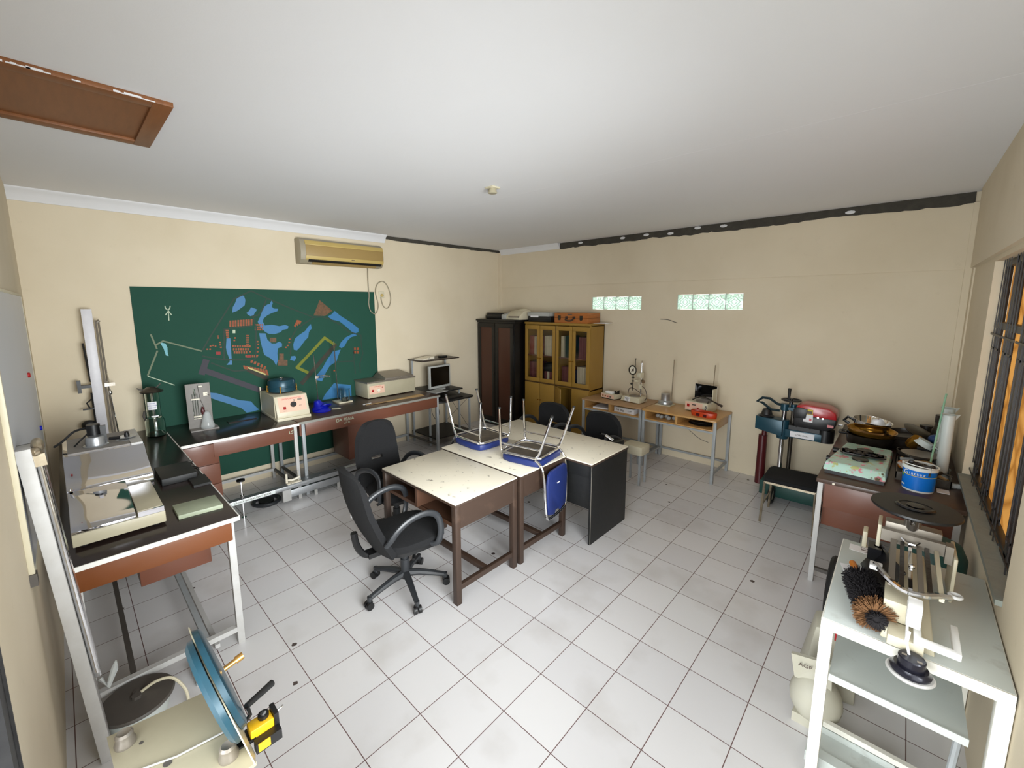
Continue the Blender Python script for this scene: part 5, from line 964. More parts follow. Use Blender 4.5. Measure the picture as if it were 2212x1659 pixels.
# ================================================================== office chairs (forward = +y)
def office_chair(label,loc,rz,star=0,group=None,slot=True,recline=.10,arms=True,bh=.60,bw=.235):
    t=thing('office_chair',label,'chair',loc,rz)
    b=MB(); pts=[]
    for i in range(28):
        a=2*PI*i/28; c_,s_=math.cos(a),math.sin(a); n=.55
        pts.append((.235*math.copysign(abs(c_)**n,c_),.03+.225*math.copysign(abs(s_)**n,s_)))
    b.prism(pts,'z',.41,.47); part(t,'seat',b,'black_fabric',bev=.018)
    b=MB(); b.prism([(x*.93,.03+(y-.03)*.93) for x,y in pts],'z',.385,.41); part(t,'seat_pan',b,'black_plastic')
    def bk(u,v):
        e=max(0,(v-.8)/.2); z=.40+bh*v-.03*(abs(u-.5)*2)**4*(v>.5)*v; w_=bw-(.045 if bh>.5 else .02)*v**3-.02*(1-v)**2-.03*e**3; x=(u-.5)*2*w_
        y=-.225-recline*v-.035*math.sin(v*PI*1.1)+.05*(abs(u-.5)*2)**2
        return (x,y,z)
    sk={(i,j) for i in range(5,9) for j in (7,)} if slot else ()
    b=MB(); b.shell(bk,14,18,.042,sk); part(t,'backrest',b,'black_fabric',ang=60)
    if slot:
        zz_=.40+bh*.40; b=MB(); b.tube(smooth_path([(-.065,-.292,zz_-.01),(-.02,-.290,zz_),(.03,-.290,zz_+.012),(.06,-.292,zz_+.02)],3),.0025,6); part(t,'slot_trim',b,'scale_grey')
    else:
        b=MB(); q=bk(.42,.44); b.ell((q[0],q[1]-.002,q[2]),.007,.004,.016,8,6); part(t,'badge',b,'paper')
    b=MB(); b.box(-.04,.04,-.27,.10,.355,.387); b.tube(smooth_path([(0,-.15,.37),(0,-.27,.37),(0,-.33,.45),(0,-.35,.56)],4),.022,8); part(t,'mechanism',b,'black_plastic')
    b=MB(); b.box(.05,.16,.0,.02,.345,.36); b.cyl((.14,.01,.35),(.19,-.02,.33),.012,n=8); part(t,'tilt_lever',b,'black_plastic')
    b=MB(); b.cyl((0,0,.20),(0,0,.36),.024,n=16); b.cyl((0,0,.09),(0,0,.24),.032,n=16); part(t,'gas_column',b,'grey_plastic')
    if arms:
        for s_ in (-1,1):
            b=MB(); x=s_*.265
            b.tube(smooth_path([(s_*.225,.10,.42),(x,.13,.44),(x+s_*.01,.15,.53),(x,.13,.63),(x,.05,.675),(x,-.06,.665),(x,-.15,.62),(x-s_*.01,-.20,.56),(s_*.23,-.22,.52)],5),[.016]*40+[.016],10,flat=1.4); part(t,'armrest',b,'grey_plastic')
    for k in range(5):
        a=math.radians(star+72*k); c_,s_=math.cos(a),math.sin(a)
        b=MB(); b.tube([(.02*c_,.02*s_,.125),(.10*c_,.10*s_,.12),(.20*c_,.20*s_,.098),(.285*c_,.285*s_,.075)],[.028,.024,.020,.017],8); b.cyl((.285*c_,.285*s_,.045),(.285*c_,.285*s_,.088),.017,n=10)
        leg=part(t,'base_leg',b,'grey_plastic')
        b=MB(); n_=(-s_,c_)
        for q in (-1,1): b.cyl((.292*c_+n_[0]*q*.006,.292*s_+n_[1]*q*.006,.027),(.292*c_+n_[0]*q*.026,.292*s_+n_[1]*q*.026,.027),.0265,n=16)
        b.box(.285*c_-.016,.285*c_+.016,.285*s_-.016,.285*s_+.016,.03,.056)
        part(leg,'caster',b,'black_plastic')
    return t
office_chair('nearest black office chair with grey loop armrests seen from behind at the near desk',(.62,1.09,0),math.radians(-8),star=-90+8,slot=False,recline=.20)
office_chair('black office chair with slotted back on the left side of the wooden desks',(-.10,1.47,0),math.radians(-84),star=20)
office_chair('black office chair behind the black desk, farther left, backrest slot just above the desk top',(.02,3.42,0),math.radians(178),star=10,recline=.04,bh=.45,bw=.25)
ch4=office_chair('black office chair behind the right end of the black desk, beside the cream box',(.70,3.42,0),math.radians(173),star=54,recline=.04,bh=.45,bw=.25)
b=MB(); b.cyl((-.33,.05,.66),(-.25,.07,.70),.024,n=14); part(ch4,'chrome_tube',b,'chrome')
b=MB(); b.box(-.37,-.27,-.10,.12,.60,.655); part(ch4,'arm_pad',b,'black_plastic',bev=.012)
t=thing('cream_tin_box','cream metal box on thin grey legs between the back tables and the black desk','box',(.965,3.97,0))
b=MB(); b.box(-.12,.12,-.10,.10,.36,.46); part(t,'box',b,'cream_metal',bev=.003)
for x in (-.09,.09):
    for y in (-.07,.07):
        b=MB(); b.box(x-.011,x+.011,y-.011,y+.011,0,.36); part(t,'leg',b,'grey_steel')

# ================================================================== side stool and drilling machine at the right
t=thing('side_stool','low stool with rectangular black seat and brown steel legs by the right bench','stool',(2.47,4.14,0),math.radians(2))
b=MB(); b.prism([(-.20,-.20),(.20,-.20),(.215,-.1),(.215,.12),(.19,.2),(-.19,.2),(-.215,.12),(-.215,-.1)],'z',.405,.445); part(t,'seat',b,'black_fabric',bev=.012)
b=MB(); b.box(-.20,.20,-.19,.19,.385,.405); part(t,'seat_frame',b,'rusty_chrome')
for x,y in ((-.195,-.18),(.195,-.18),(-.19,.18),(.19,.18)):
    b=MB(); b.cyl((x*1.06,y*1.08,0),(x,y,.40),.011,n=8); part(t,'leg',b,'rusty_chrome')
b=MB(); b.cyl((-.2,-.18,.17),(-.195,.18,.17),.008,n=8); b.cyl((.2,-.18,.17),(.195,.18,.17),.008,n=8); part(t,'side_rail',b,'rusty_chrome')

t=thing('core_drill','core drilling machine with red engine, teal carriage and chrome columns in the right corner','drilling machine',(2.28,4.78,0))
b=MB(); b.box(-.15,.42,-.28,.24,.05,.20); part(t,'base',b,'deep_green',bev=.01)
for x,y in ((-.02,-.36),(.38,-.36),(-.02,.22),(.38,.22)):
    b=MB(); b.tube([(x,y+.085*math.cos(a)*1,.095+.07*math.sin(a)) for a in [i*PI/9 for i in range(18)]],.022,8,True)
    w_=part(t,'wheel',b,'black_rubber')
    b=MB(); b.cyl((x-.012,y,.095),(x+.012,y,.095),.05,n=16); part(w_,'wheel_hub',b,'cream_metal')
    b=MB(); b.box(x-.01,x+.01,min(y,0)*.75,max(y,.0),.09,.11); part(t,'axle_bracket',b,'dull_pan')
b=MB(); b.cyl((-.03,0,.18),(-.03,0,.97),.024,n=16); part(t,'chrome_column',b,'chrome')
b=MB(); b.cyl((.045,.03,.18),(.045,.03,.95),.02,n=14); part(t,'dark_column',b,'dull_pan')
b=MB(); b.hexa([(-.28,-.08,.70),(-.02,-.10,.66),(-.02,.06,.66),(-.28,.06,.70)],[(-.28,-.08,.84),(-.02,-.10,.83),(-.02,.06,.83),(-.28,.06,.84)]); b.cyl((-.03,0,.62),(-.03,0,.83),.055,n=18); part(t,'carriage',b,'teal_metal',bev=.006)
b=MB(); b.box(.0,.34,-.07,.06,.66,.745); part(t,'engine_arm',b,'teal_metal',bev=.008)
b=MB(); b.box(.03,.38,-.06,.06,.745,.79); b.cyl((.34,0,.66),(.34,0,.79),.075,n=18); part(t,'arm_cover',b,'black_plastic')
b=MB(); b.box(.05,.26,-.073,-.07,.672,.732); part(t,'paper_label',b,'paper')
text(t,'label_text','CORE DRILL',.022,frame((.155,-.074,.70),(1,0,0),(0,0,1)),'print_dark')
b=MB(); b.lathe([(.07,.835),(.075,.845),(.055,.86),(.045,.90),(.035,.92),(.0,.93)],(-.19,-.01,0),20); part(t,'drive_cap',b,'engine_black')
b=MB(); b.cyl((-.21,-.0,.06),(-.21,-.0,.62),.047,.043,n=20); b.cyl((-.20,0,.60),(-.20,0,.72),.025,n=14); part(t,'core_barrel',b,'dark_red')
# engine
b=MB(); b.prism([(.09,.80),(.36,.80),(.42,.84),(.43,.93),(.09,.93),(.07,.86)],'y',-.13,.12); part(t,'engine_block',b,'engine_black',bev=.012)
b=MB(); b.prism([(.09,.93),(.43,.92),(.42,.99),(.36,1.03),(.16,1.045),(.09,1.02)],'y',-.13,.12); part(t,'engine_hood',b,'engine_red',bev=.014)
b=MB(); b.prism([(.08,.90),(.18,.90),(.19,1.0),(.10,1.01),(.07,.98)],'y',-.145,-.125); part(t,'air_filter',b,'engine_black',bev=.004)
b=MB(); b.box(.165,.235,-.138,-.131,.95,1.00); part(t,'yellow_sticker',b,'label_yellow'); b=MB(); b.box(.16,.24,-.139,-.132,.87,.948); part(t,'white_sticker',b,'paper')
b=MB(); b.box(.165,.23,-.141,-.139,.955,.985); part(t,'warning_print',b,'print_dark'); b=MB(); b.box(.21,.23,-.141,-.139,.885,.91); b.box(.36,.41,-.134,-.13,.845,.87); part(t,'red_print',b,'engine_red')
for p_,q_,r_ in (((.43,0,.86),(.47,0,.86),.012),((.28,-.135,.93),(.28,-.14,.93),.009),((.32,-.135,.925),(.32,-.14,.925),.009)):
    b=MB(); b.cyl(p_,q_,r_,n=8); part(t,'bolt',b,'chrome')
b=MB(); b.tube([(.10,-.09,.79),(.10,-.10,.82),(.14,-.1,.83),(.20,-.1,.83),(.22,-.1,.79)],.006,6); b.tube([(.12,.09,.79),(.13,.09,.82),(.24,.09,.82),(.25,.09,.79)],.006,6); part(t,'engine_cradle',b,'dull_pan')
# top: hand wheel and crank
b=MB(); b.cyl((-.03,0,.93),(-.03,0,1.0),.04,n=16); b.cyl((.045,.03,.93),(.045,.03,1.0),.03,n=12); b.box(-.05,.06,-.02,.05,.94,.97); part(t,'top_clamp',b,'teal_metal')
b=MB(); b.tube([Vector((.02+.085*math.cos(a),.02+.085*math.sin(a),1.045)) for a in [i*PI/12 for i in range(24)]],.008,8,True); b.box(-.06,.10,.012,.028,1.04,1.05); b.box(.012,.028,-.06,.10,1.04,1.05); b.cyl((.02,.02,1.0),(.02,.02,1.06),.018,n=10); part(t,'hand_wheel',b,'black_plastic')
b=MB(); b.cyl((.0,.0,1.05),(.0,.0,1.17),.011,.016,n=10); part(t,'wheel_grip',b,'black_rubber')
b=MB(); b.tube([(-.05,0,.98),(-.10,-.01,.99),(-.17,-.02,1.04),(-.24,-.02,1.04),(-.29,-.02,.99),(-.24,-.02,.985),(-.15,-.02,.92),(-.07,-.01,.92)],.014,8); part(t,'crank_handle',b,'teal_dark')

# ================================================================== right bench
RZ=.81
t=thing('lab_bench','dark brown topped bench below the grilled window on the right','bench',(3.12,4.145,0))
X0,X1,Y0,Y1=2.745-3.12,3.492-3.12,3.19-4.145,5.08-4.145
b=MB(); b.box(X0,X1,Y0,Y1,RZ-.03,RZ); part(t,'bench_top',b,'bench_brown',bev=.003)
b=MB(); b.box(X0+.05,X1-.03,Y0+.025,Y0+.05,.595,.78); b.box(X0+.03,X0+.05,Y0+.06,Y1-.05,.62,.78); part(t,'apron',b,'apron_wood',bev=.002)
b=MB(); b.box(X0+.04,X0+.50,Y0+.12,Y0+.62,.42,.78); part(t,'drawer_box',b,'apron_wood',bev=.003)
for x in (X0+.025,X1-.03):
    for y in (Y0+.03,Y1-.04):
        b=MB(); b.box(x-.016,x+.016,y-.016,y+.016,0,.78); part(t,'leg',b,'white_steel',bev=.002)
b=MB(); b.box(X0+.04,X1-.04,Y0+.02,Y0+.045,.09,.115); part(t,'cross_bar',b,'dark_steel')
b=MB(); b.cyl((X0+.10,Y0-.001,RZ-.018),(X0+.10,Y0-.005,RZ-.018),.008,n=10); part(t,'screw_head',b,'desk_top')
t=thing('gas_stove','two-burner stove with mint floral tin body on the right bench','gas stove',(2.965,3.68,RZ),math.radians(-3))
b=MB(); b.hexa([(-.19,-.35,.025),(.17,-.35,.025),(.16,.36,.025),(-.15,.36,.025)],[(-.18,-.31,.085),(.16,-.31,.085),(.15,.34,.085),(-.14,.34,.085)]); part(t,'body',b,'floral_tin',bev=.012)
b=MB(); b.box(-.175,.16,-.34,.33,.0,.025); part(t,'underside',b,'black_plastic')
for y in (-.10,.17):
    b=MB(); b.cyl((-.168,y,.045),(-.205,y,.045),.022,n=14); part(t,'control_knob',b,'black_plastic')
    b=MB(); b.lathe([(.05,.085),(.05,.095),(.02,.1),(0,.1)],(0,y-.02,0),20); part(t,'burner',b,'tar')
for y,s_ in ((-.15,1.12),(.13,1.0)):
    b=MB(); 
    b.prism([(-.12*s_,-.05),(-.10*s_,-.065),(.10*s_,-.06),(.125*s_,-.04),(.12*s_,.045),(.09*s_,.06),(-.09*s_,.06),(-.13*s_,.04)],'z',.100,.108)
    for k in range(4):
        a=PI/4+k*PI/2; b.box(.06*math.cos(a)-.012,.06*math.cos(a)+.012,.04*math.sin(a)-.004,.04*math.sin(a)+.004,.108,.12)
    for i in range(9): b.ell((random.uniform(-.1,.1)*s_,random.uniform(-.04,.04),.111),.018,.014,.009,7,5)
    part(t,'pan_support',b,'tar')
def pan(name,label,loc,r,h,mt,rot=(0,0,0),handle=None,cat='pan',thick=.004,sy=1,flare=1.0,group=None):
    t=thing(name,label,cat,loc,rot=rot)
    b=MB(); b.lathe([(0,0),(r*.9/flare,0),(r*.97,h*.25),(r*flare,h),(r*flare+.004,h),(r*flare-thick,h-.002),(r*.95-thick,h*.3),(r*.86/flare,thick),(0,thick)],n=32,sy=sy); part(t,'bowl',b,mt)
    if handle:
        b=MB(); b.tube(handle,.009,8,flat=1.6); part(t,'handle',b,'black_plastic')
    return t
pan('cooking_pan','large dark steel pan behind the stove on the right bench',(2.97,4.33,RZ),.155,.11,'dull_pan',handle=[(-.14,-.05,.10),(-.20,-.06,.10),(-.20,.04,.10),(-.14,.05,.10)],flare=1.05)
pan('brass_pan','brass coloured shallow pan stacked on the large dark pan behind the stove',(2.98,4.36,RZ+.105),.165,.045,'brass',rot=(.03,.02,0),flare=1.03)
pan('steel_bowl','shiny steel bowl with black handle tilted on top of the brass pan',(2.97,4.38,RZ+.145),.125,.085,'chrome',rot=(.05,.10,0),handle=[(-.12,0,.05),(-.17,0,.07),(-.19,0,.03),(-.15,0,.01)],flare=1.08)
pan('sooty_pot','black sooty pot between the stacked pans and the steel lids',(3.20,4.45,RZ),.11,.12,'tar',flare=1.02,cat='pot')
pan('sooty_pan','black pan with brown crust on the sooty pot',(3.19,4.43,RZ+.115),.13,.035,'tar',rot=(.08,-.1,0))
b=MB(); b.lathe([(0,0),(.10,0),(.115,.012),(.10,.02),(0,.024)],n=32); solo('tilted_lid','tilted shallow steel lid behind the funnels on the right bench','dish',b,'dull_pan',(3.28,4.38,RZ+.17),rot=(.15,.45,0))  # a loose steel lid, tilted on the clutter
b=MB(); b.lathe([(.035,0),(.045,.0),(.05,.03),(.045,.085),(.04,.085),(0,.08)],n=24); solo('brown_bowl','small brown stained bowl below the tilted steel lid','bowl',b,'brass',(3.24,4.18,RZ+.11),rot=(.5,.5,0))
t=thing('sieve_stack','stack of shallow metal sieves beside the stove','sieve',(3.255,4.02,RZ))
for k in range(3):
    b=MB(); b.lathe([(.0,.0),(.10,.0),(.102,.002),(.102,.032),(.098,.032),(.096,.006),(0,.006)],(0,.012*k,.033*k),28); part(t,'sieve_ring',b,'tar' if k<2 else 'dull_pan')
t=thing('dark_crate','low dark tray full of clutter at the middle of the right bench','tray',(3.27,3.74,RZ))
b=MB(); b.box(-.11,.17,-.20,.22,0,.01); b.box(-.11,-.104,-.20,.22,.01,.06); b.box(-.11,.17,-.20,-.194,.01,.06); b.box(.164,.17,-.2,.22,.01,.06); b.box(-.11,.17,.214,.22,.01,.06); part(t,'tray',b,'dull_pan')
rr=random.Random(11)
for i in range(12):
    x,y=rr.uniform(-.07,.13),rr.uniform(-.15,.16); z=.02+.012*(i%4); a=rr.uniform(0,3)
    b=MB(); L_=rr.uniform(.05,.09); b.cyl((-L_*math.cos(a),-L_*math.sin(a),0),(L_*math.cos(a),L_*math.sin(a),.02),rr.choice((.006,.009,.013)),n=8)
    nm,mt,de=[('steel_rod','chrome','thin steel rod'),('wooden_stick','cork','wooden stick'),('dark_spatula','dull_pan','dark spatula'),('clear_tube','clear_plastic','clear tube')][i%4]
    solo(nm,de+' lying in the cluttered dark tray on the right bench','tool',b,mt,(3.27+x,3.74+y,RZ+z+.01),group=de+'s in the dark tray')
b=MB(); b.lathe([(.03,0),(.034,.01),(.034,.04),(.028,.045),(0,.045)],n=18); solo('orange_jar','small orange lidded jar at the left edge of the cluttered tray','jar',b,'handle_orange',(3.20,3.72,RZ+.045))
b=MB(); b.lathe([(.05,0),(.055,.035),(.052,.04),(.045,.005),(0,.003)],n=24); solo('cork_ring','beige cork ring on top of the clutter behind the blue bucket','ring',b,'cork',(3.30,3.60,RZ+.095),rot=(.2,-.2,0))
t=thing('metal_funnel','grey metal funnel lying mouth up in the clutter on the right bench','funnel',(3.29,3.86,RZ+.075))
b=MB(); b.lathe([(0,.0),(.02,.0),(.10,.055),(.105,.06),(.10,.06),(0,.056)],n=30,sx=1.1); part(t,'cone',b,'scale_grey')
b=MB(); b.lathe([(.06,.05),(.045,.075),(.05,.09),(.0,.095)],n=18); solo('plastic_funnel','white plastic funnel lying behind the grey funnel','funnel',b,'frosted_plastic',(3.27,4.0,RZ+.125),rot=(0,.5,0))
b=MB(); b.lathe([(.005,0),(.006,.05),(.03,.09),(.036,.11),(.03,.11),(.0,.06)],n=18); solo('plastic_funnel','translucent funnel with mouth facing the room, right of the white funnel','funnel',b,'frosted_plastic',(3.34,4.0,RZ+.15),rot=(.9,.7,0))
for (x,y,r,h,lab,mt,cp) in ((3.33,4.62,.055,.20,'dark glass bottle with black cap against the wall, shorter of the two','sooty','tar'),(3.41,4.42,.06,.34,'tall brown glass bottle with black cap beside the measuring cylinders','x','tar')):
    t=thing('glass_bottle',lab,'bottle',(x,y,RZ))
    b=MB(); b.lathe([(0,0),(r,0),(r,h*.62),(r*.75,h*.74),(r*.7,h*.82),(0,h*.82)],n=24); part(t,'bottle',b,'dull_pan')
    b=MB(); b.lathe([(r*.78,h*.82),(r*.78,h),(0,h)],n=20); part(t,'cap',b,cp)
b=MB(); b.ell((0,0,.03),.045,.04,.035,12,8); b.ell((.03,.02,.06),.03,.02,.02,8,6); solo('navy_rag','dark navy cloth lump beside the bottles','rag',b,'case_blue',(3.37,4.18,RZ+.16))
b=MB(); b.box(-.07,.07,-.07,.07,0,.13); solo('black_carton','dark carton under the funnels and cloth on the right bench','box',b,'desk_black',(3.34,4.12,RZ))
for (x,y,r,h,lab) in ((3.40,3.80,.033,.46,'tall translucent measuring cylinder with spout, nearer one'),(3.405,4.02,.036,.47,'tall translucent measuring cylinder standing behind the nearer one')):
    t=thing('measuring_cylinder',lab,'measuring cylinder',(x,y,RZ))
    b=MB(); b.lathe([(0,0),(r+.025,0),(r+.025,.012),(r+.002,.02)],n=6); part(t,'foot',b,'frosted_plastic')
    b=MB(); b.lathe([(r,.018),(r,h),(r+.006,h+.008),(r-.002,h+.004),(r-.003,.025),(0,.025)],n=28); b.add([(r,-.012,h+.006),(r,.012,h+.006),(r+.022,0,h+.016),(r-.001,0,h-.03)],[(0,1,2),(0,2,3),(1,3,2)]); part(t,'tube',b,'frosted_plastic')
b=MB(); b.cyl((3.325,3.64,RZ+.02),(3.375,3.90,RZ+.60),.006,n=8); solo('glass_rod','long pale green glass rod leaning out of the clutter by the measuring cylinders','rod',b,'glass_green')
b=MB()
for i in range(6): b.ell((-.02+.02*i,.01*math.sin(i*2),.02),.025,.02,.018,8,5)
solo('plastic_bag','crumpled clear plastic bag on the bench by the window sill','bag',b,'clear_plastic',(3.435,3.60,RZ+.0))
b=MB(); b.box(-.03,.03,-.04,.04,0,.003); solo('paper_tag','white paper tag on the bench right of the blue bucket','paper',b,'paper',(3.40,3.48,RZ))
t=thing('paint_bucket','blue and white paint bucket with handle full of scraps on the right bench','paint bucket',(3.275,3.42,RZ))
b=MB(); b.lathe([(0,0),(.078,0),(.080,.008),(.081,.012)],n=36); b.lathe([(.0845,.145),(.090,.148),(.090,.168),(.093,.172),(.084,.172),(.082,.15),(.078,.02),(0,.02)],n=36); part(t,'pail',b,'bucket_white')
b=MB(); b.lathe([(.0812,.012),(.0855,.146),(.084,.146),(.080,.012)],n=36); part(t,'blue_label',b,'bucket_blue')
b=MB(); b.shell(lambda u,v:((.0858)*math.cos(-PI+u*PI*1.1),.0858*math.sin(-PI+u*PI*1.1),.108+.004*v-.0*u),30,1,.0008); part(t,'yellow_stripe',b,'stripe_yellow')
b=MB(); b.shell(lambda u,v:(.0857*math.cos(-PI*.93+u*.35),.0857*math.sin(-PI*.93+u*.35),.108-(.022*(1-abs(2*u-1)))*(1-v)),6,2,.0008); part(t,'green_leaf',b,'leaf_green')
for i,(c_,a,sz) in enumerate(zip('Giattex',(-2.45,-2.18,-2.02,-1.86,-1.70,-1.53,-1.33),(.044,.028,.028,.028,.028,.028,.028))):
    rr_=.0862; text(t,'brand_letter',c_,sz,frame((rr_*math.cos(a),rr_*math.sin(a),.126),(-math.sin(a),math.cos(a),0),(0,0,1)),'bucket_white',ext=.0004)
b=MB(); b.shell(lambda u,v:(.083*math.cos(-PI*.93+u*.4),.083*math.sin(-PI*.93+u*.4),.03+.010*v),6,1,.0006); part(t,'small_print',b,'bucket_white')
b=MB(); b.tube([Vector((.088*math.cos(a),.088*math.sin(a)*.98,.172+.014*max(0,math.sin(a))*0+.012*math.cos(a+2.2))) for a in [PI*.95+i*PI*1.0/16 for i in range(17)]],.0035,8); part(t,'handle',b,'bucket_white')
b=MB(); b.lathe([(.083,.15),(.06,.16),(0,.168)],n=20)
for i in range(16): 
    a=rr.uniform(0,6.28); q=rr.uniform(0,.065); b.ell((q*math.cos(a),q*math.sin(a),.168),rr.uniform(.01,.025),rr.uniform(.01,.02),rr.uniform(.008,.018),7,5)
b.box(.01,.05,-.075,-.07,.12,.19); part(t,'scraps',b,'tar')

# ================================================================== white table with the balance
WZ=.775
t=thing('white_table','white painted steel table with lower shelf at the bottom right','table',(3.225,1.99,0))
X0,X1,Y0,Y1=-.25,.268,-.405,.40
b=MB(); b.box(X0,X1,Y0,Y1,WZ-.02,WZ); part(t,'table_top',b,'painted_white',bev=.002)
b=MB(); b.box(X0-.002,X1+.002,Y0-.006,Y0+.03,WZ-.045,WZ-.001); b.box(X0-.004,X0+.028,Y0,Y1,WZ-.045,WZ-.002); b.box(X1-.028,X1+.002,Y0,Y1,WZ-.045,WZ-.002); part(t,'edge_frame',b,'painted_edge')
for x in (X0+.017,X1-.017):
    for y in (Y0+.015,Y1-.02):
        b=MB(); b.box(x-.021,x+.021,y-.019,y+.019,0,WZ-.045); part(t,'leg',b,'painted_edge',bev=.002)
b=MB(); b.box(X0+.04,X1-.08,Y0+.01,Y1-.05,.51,.53); b.box(X0+.04,X1-.08,Y0+.004,Y0+.01,.505,.535); part(t,'lower_shelf',b,'painted_white')
for y in (Y0+.25,Y1-.02):
    b=MB(); b.box(X0+.03,X1-.04,y-.012,y+.012,.08,.105); part(t,'foot_rail',b,'painted_edge')
b=MB(); b.cyl((X1-.12,Y0+.05,.0),(X1-.09,Y0+.1,.5),.012,n=8); part(t,'brace',b,'grey_steel')
b=MB(); b.box(X0+.03,X0+.20,Y1-.11,Y1-.04,WZ,WZ+.001); q=part(t,'taped_label',b,'paper')
for i,s_ in enumerate(('TIMBANGAN','BERAT JENIS','LAB. UJI')): text(t,'label_text',s_,.014,frame((X0+.115,Y1-.056-.02*i,WZ+.0014),(1,0,0),(0,1,0)),'print_dark')
# heavy balance
t=thing('balance_scale','heavy silver beam balance with a large round black pan on the white table','balance',(3.22,1.98,WZ))
b=MB(); b.hexa([(-.07,-.37,0),(.085,-.37,0),(.07,.30,0),(-.07,.30,0)],[(-.06,-.36,.045),(.075,-.36,.045),(.06,.28,.09),(-.06,.28,.09)]); part(t,'base',b,'cream_metal',bev=.006)
b=MB(); b.box(-.115,-.10,.17,.30,.0,.23); part(t,'side_plate',b,'cream_metal',bev=.004)
b=MB(); b.box(.137,.15,.08,.28,.0,.20); part(t,'side_plate',b,'cream_metal',bev=.004)
b=MB(); b.box(-.09,.10,.15,.21,.225,.265); part(t,'crosshead',b,'scale_grey',bev=.004)
b=MB(); b.box(-.10,.11,.12,.149,.18,.235); b.box(.111,.135,.10,.149,.16,.24); part(t,'front_block',b,'scale_grey')
b=MB(); b.lathe([(.0,.365),(.145,.365),(.152,.372),(.150,.380),(.06,.382),(.06,.380),(0,.380)],(0,.11,0),56); part(t,'round_pan',b,'black_plastic')
b=MB(); b.shell(lambda u,v:((.05+.018*v)*math.cos(PI*1.02+u*PI*.9),.11+(.05+.018*v)*math.sin(PI*1.02+u*PI*.9),.3835+.006*math.sin(v*PI)),16,3,.002); b.lathe([(.028,.382),(.03,.386),(0,.387)],(0,.115,0),20); part(t,'pan_recess',b,'device_black')
b=MB(); b.cyl((0,.175,.26),(0,.12,.366),.03,n=14); part(t,'pan_post',b,'chrome')
b=MB(); b.tube([(-.03,.118,.215),(-.015,.10,.205),(.015,.10,.205),(.03,.118,.215)],.005,6); part(t,'wire_hook',b,'chrome')
for x,m_,r_ in ((-.055,'scale_grey',.010),(-.025,'tar',.007),(.0,'chrome',.006),(.03,'scale_grey',.008),(.055,'tar',.007),(.085,'cream_metal',.007)):
    b=MB(); b.box(x-r_,x+r_,-.30,.119,.185,.200); part(t,'beam_bar',b,m_)
b=MB(); b.ell((.004,-.12,.205),.012,.012,.010,10,6); part(t,'poise',b,'chrome')
b=MB(); b.tube(smooth_path([(-.10,-.235,.215),(-.065,-.29,.205),(-.02,-.315,.19),(.03,-.31,.19),(.07,-.285,.195),(.105,-.27,.20)],4),.012,8,flat=2.2); part(t,'yoke',b,'chrome')
b=MB(); b.box(-.125,-.085,-.26,-.215,.205,.225); part(t,'yoke_end',b,'white_steel',bev=.005)
b=MB(); b.tube([Vector((.12+.016*math.cos(a),-.265+.016*math.sin(a),.21)) for a in [i*PI/8 for i in range(16)]],.006,8,True); part(t,'yoke_loop',b,'white_steel')
b=MB(); b.box(-.005,.035,-.40,-.34,.10,.19); part(t,'white_block',b,'white_bright',bev=.004)
b=MB(); b.prism([(.02,-.43),(.14,-.43),(.14,-.25),(.12,-.25),(.12,-.41),(.04,-.41),(.04,-.25),(.02,-.25)],'z',.06,.085); part(t,'white_bracket',b,'white_bright',bev=.002)
b=MB(); b.box(-.07,.0,-.33,-.18,.06,.14); b.box(-.05,.05,-.43,-.33,.02,.06); part(t,'indicator_box',b,'cream_metal',bev=.004)
b=MB(); b.cyl((.0,-.46,.075),(.005,-.43,.10),.006,n=8); b.cyl((.02,-.47,-.0),(.0,-.46,.08),.004,n=8); b.cyl((0,-.30,.15),(.0,-.46,.08),.004,n=8); part(t,'hanger_rod',b,'white_bright')
b=MB(); b.lathe([(.0,-.012),(.062,-.012),(.067,-.006),(.062,0),(0,0)],(.02,-.475,-.02),40); part(t,'hanger_plate',b,'white_steel')
b=MB(); b.lathe([(.0,0),(.055,.0),(.057,.009),(.05,.015),(.047,.022),(0,.022)],(.02,-.475,-.02),36); part(t,'large_weight',b,'weight_black')
b=MB(); b.lathe([(.0,.022),(.037,.022),(.038,.028),(.038,.052),(.035,.056),(0,.056)],(.02,-.475,-.02),30); q=part(t,'small_weight',b,'weight_black')
b=MB(); b.box(-.008,.006,-.481,-.471,.0362,.037); b.box(.032,.046,-.495,-.485,.0362,.037); part(t,'weight_mark',b,'scale_grey')
b=MB(); b.cyl((-.10,.17,.0),(-.10,.17,.12),.02,n=10); b.box(-.14,-.09,.13,.21,.06,.12); part(t,'counterweight',b,'device_black')
# tablet / phone leaning on the balance
b=MB(); b.box(-.004,.004,-.12,.12,0,.14); o=solo('black_tablet','black handheld device standing on its edge between the brush and the balance','device',b,'device_black',(3.105,2.035,WZ+.003),rot=(0,math.radians(30),math.radians(22)),bev=.003)
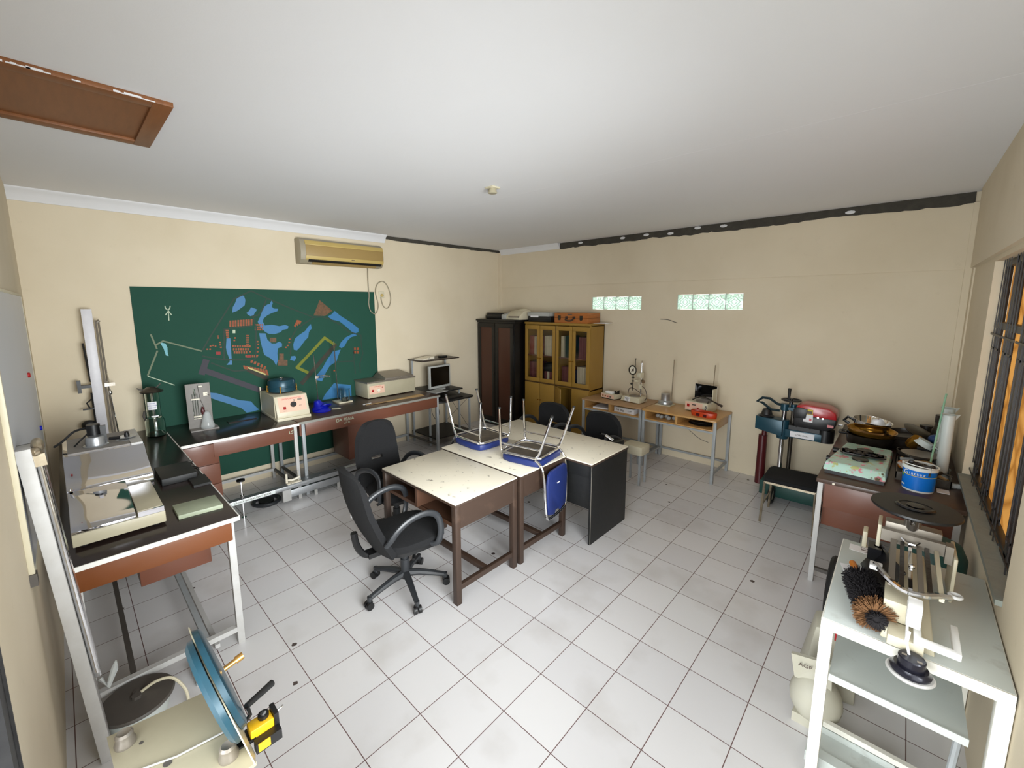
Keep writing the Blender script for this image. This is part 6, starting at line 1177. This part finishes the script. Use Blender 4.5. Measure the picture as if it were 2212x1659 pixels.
# round brush
t=thing('round_brush','big round brush with black and tan bristles and orange handle on the white table','brush',(3.095,1.79,WZ+.055),rot=(0,0,math.radians(14)))
b=MB(); rb=random.Random(5)
def bristles(mb,n,y0,y1,r,mi,tilt):
    for i in range(n):
        a=rb.uniform(0,2*PI); y=rb.uniform(y0,y1); L=r*rb.uniform(.85,1.08); t_=tilt*rb.uniform(.6,1.3); c_,s_=math.cos(a),math.sin(a)
        if s_*L<-.050: L=.050/abs(s_)
        p0=Vector((.012*c_,y,.012*s_)); p1=Vector((L*c_,y+t_,L*s_)); n_=Vector((-s_,0,c_))*.0018; m_=Vector((0,.0018,0))
        mb.add([p0-n_,p0+n_,p0+m_,p1-n_*.6,p1+n_*.6,p1+m_*.6],[(0,1,4,3),(1,2,5,4),(2,0,3,5),(3,4,5)],mi)
b.tube([(0,-.17,0),(0,.15,0)],.014,10)
bristles(b,2600,-.09,.13,.063,0,-.01); part(t,'black_bristles',b,'bristle_black',smooth=False)
b=MB(); bristles(b,1000,-.155,-.10,.068,0,-.02); part(t,'tan_bristles',b,'bristle_tan',smooth=False)
b=MB(); bristles(b,360,-.18,-.15,.034,0,-.012); part(t,'tip_bristles',b,'bristle_black',smooth=False)
b=MB(); b.tube([(0,.14,0),(0,.18,.0),(0,.255,-.005)],[.010,.015,.014],12); part(t,'handle',b,'handle_orange')
b=MB(); b.box(-.04,.045,-.06,.06,0,.002); solo('printed_bag','white printed plastic label under the brush handle','label',b,'paper',(3.04,2.05,WZ),rz=.3)
# things below and behind the white table
t=thing('cement_bag','cream paper cement bag with red band standing behind the left leg of the white table','bag',(2.96,2.22,0),math.radians(10))
b=MB(); b.hexa([(-.11,-.10,0),(.13,-.10,0),(.13,.10,0),(-.11,.10,0)],[(-.06,-.08,.36),(.12,-.08,.40),(.12,.08,.40),(-.05,.08,.36)]); part(t,'bag',b,'bag_white',bev=.01)
b=MB(); b.box(.02,.12,-.1,-.088,.33,.41); part(t,'red_band',b,'engine_red')
t=thing('paper_sack','tied cream sack on the floor under the white table','sack',(2.96,1.93,0))
b=MB(); b.ell((0,0,.12),.11,.11,.12,16,10); b.prism([(-.08,-.08),(.08,-.08),(.09,.08),(-.07,.08)],'z',0,.05); part(t,'sack',b,'bag_white')
b=MB(); b.hexa([(-.09,-.03,.2),(.06,-.03,.2),(.06,.0,.2),(-.09,.0,.2)],[(-.11,-.05,.33),(.05,-.04,.36),(.05,-.02,.36),(-.11,-.03,.33)]); part(t,'printed_flap',b,'bag_white')
text(t,'printed_words','AGP 31',.03,frame((-.03,-.052,.30),(1,.05,.1),(0,-.2,1)),'print_dark')
b=MB(); b.box(-.16,.14,-.05,.17,.0,.03); b.box(-.16,.14,-.05,.0,.03,.05); b.box(-.12,.14,.12,.17,.03,.06); solo('white_boards','white painted boards stacked on the floor below the white table','boards',b,'painted_white',(3.12,1.72,0))
t=thing('green_drum','dark green plastic drum between the white table and the right bench','drum',(3.33,2.72,0))
b=MB(); b.lathe([(0,0),(.13,0),(.145,.03),(.145,.70),(.12,.76),(.06,.78),(0,.78)],n=32); part(t,'drum',b,'deep_green')
b=MB(); b.box(-.02,.05,-.15,-.143,.45,.47); part(t,'white_mark',b,'paper')
t=thing('wheel','black rubber tyred wheel leaning under the right bench end','wheel',(2.93,2.86,0))
b=MB(); b.tube([(0,.17*math.cos(a),.205+.17*math.sin(a)) for a in [i*PI/16 for i in range(32)]],.035,10,True); part(t,'tyre',b,'black_rubber')
b=MB(); b.cyl((-.02,0,.205),(.02,0,.205),.12,n=24); part(t,'rim',b,'dull_pan')
t=thing('white_sheet_panel','bent white sheet metal panel standing behind the balance','panel',(3.04,2.38,0))
b=MB(); b.box(.01,.03,-.02,.06,.0,.86); b.box(-.0,.05,-.03,.07,0,.02); part(t,'panel',b,'cream_metal',bev=.004)
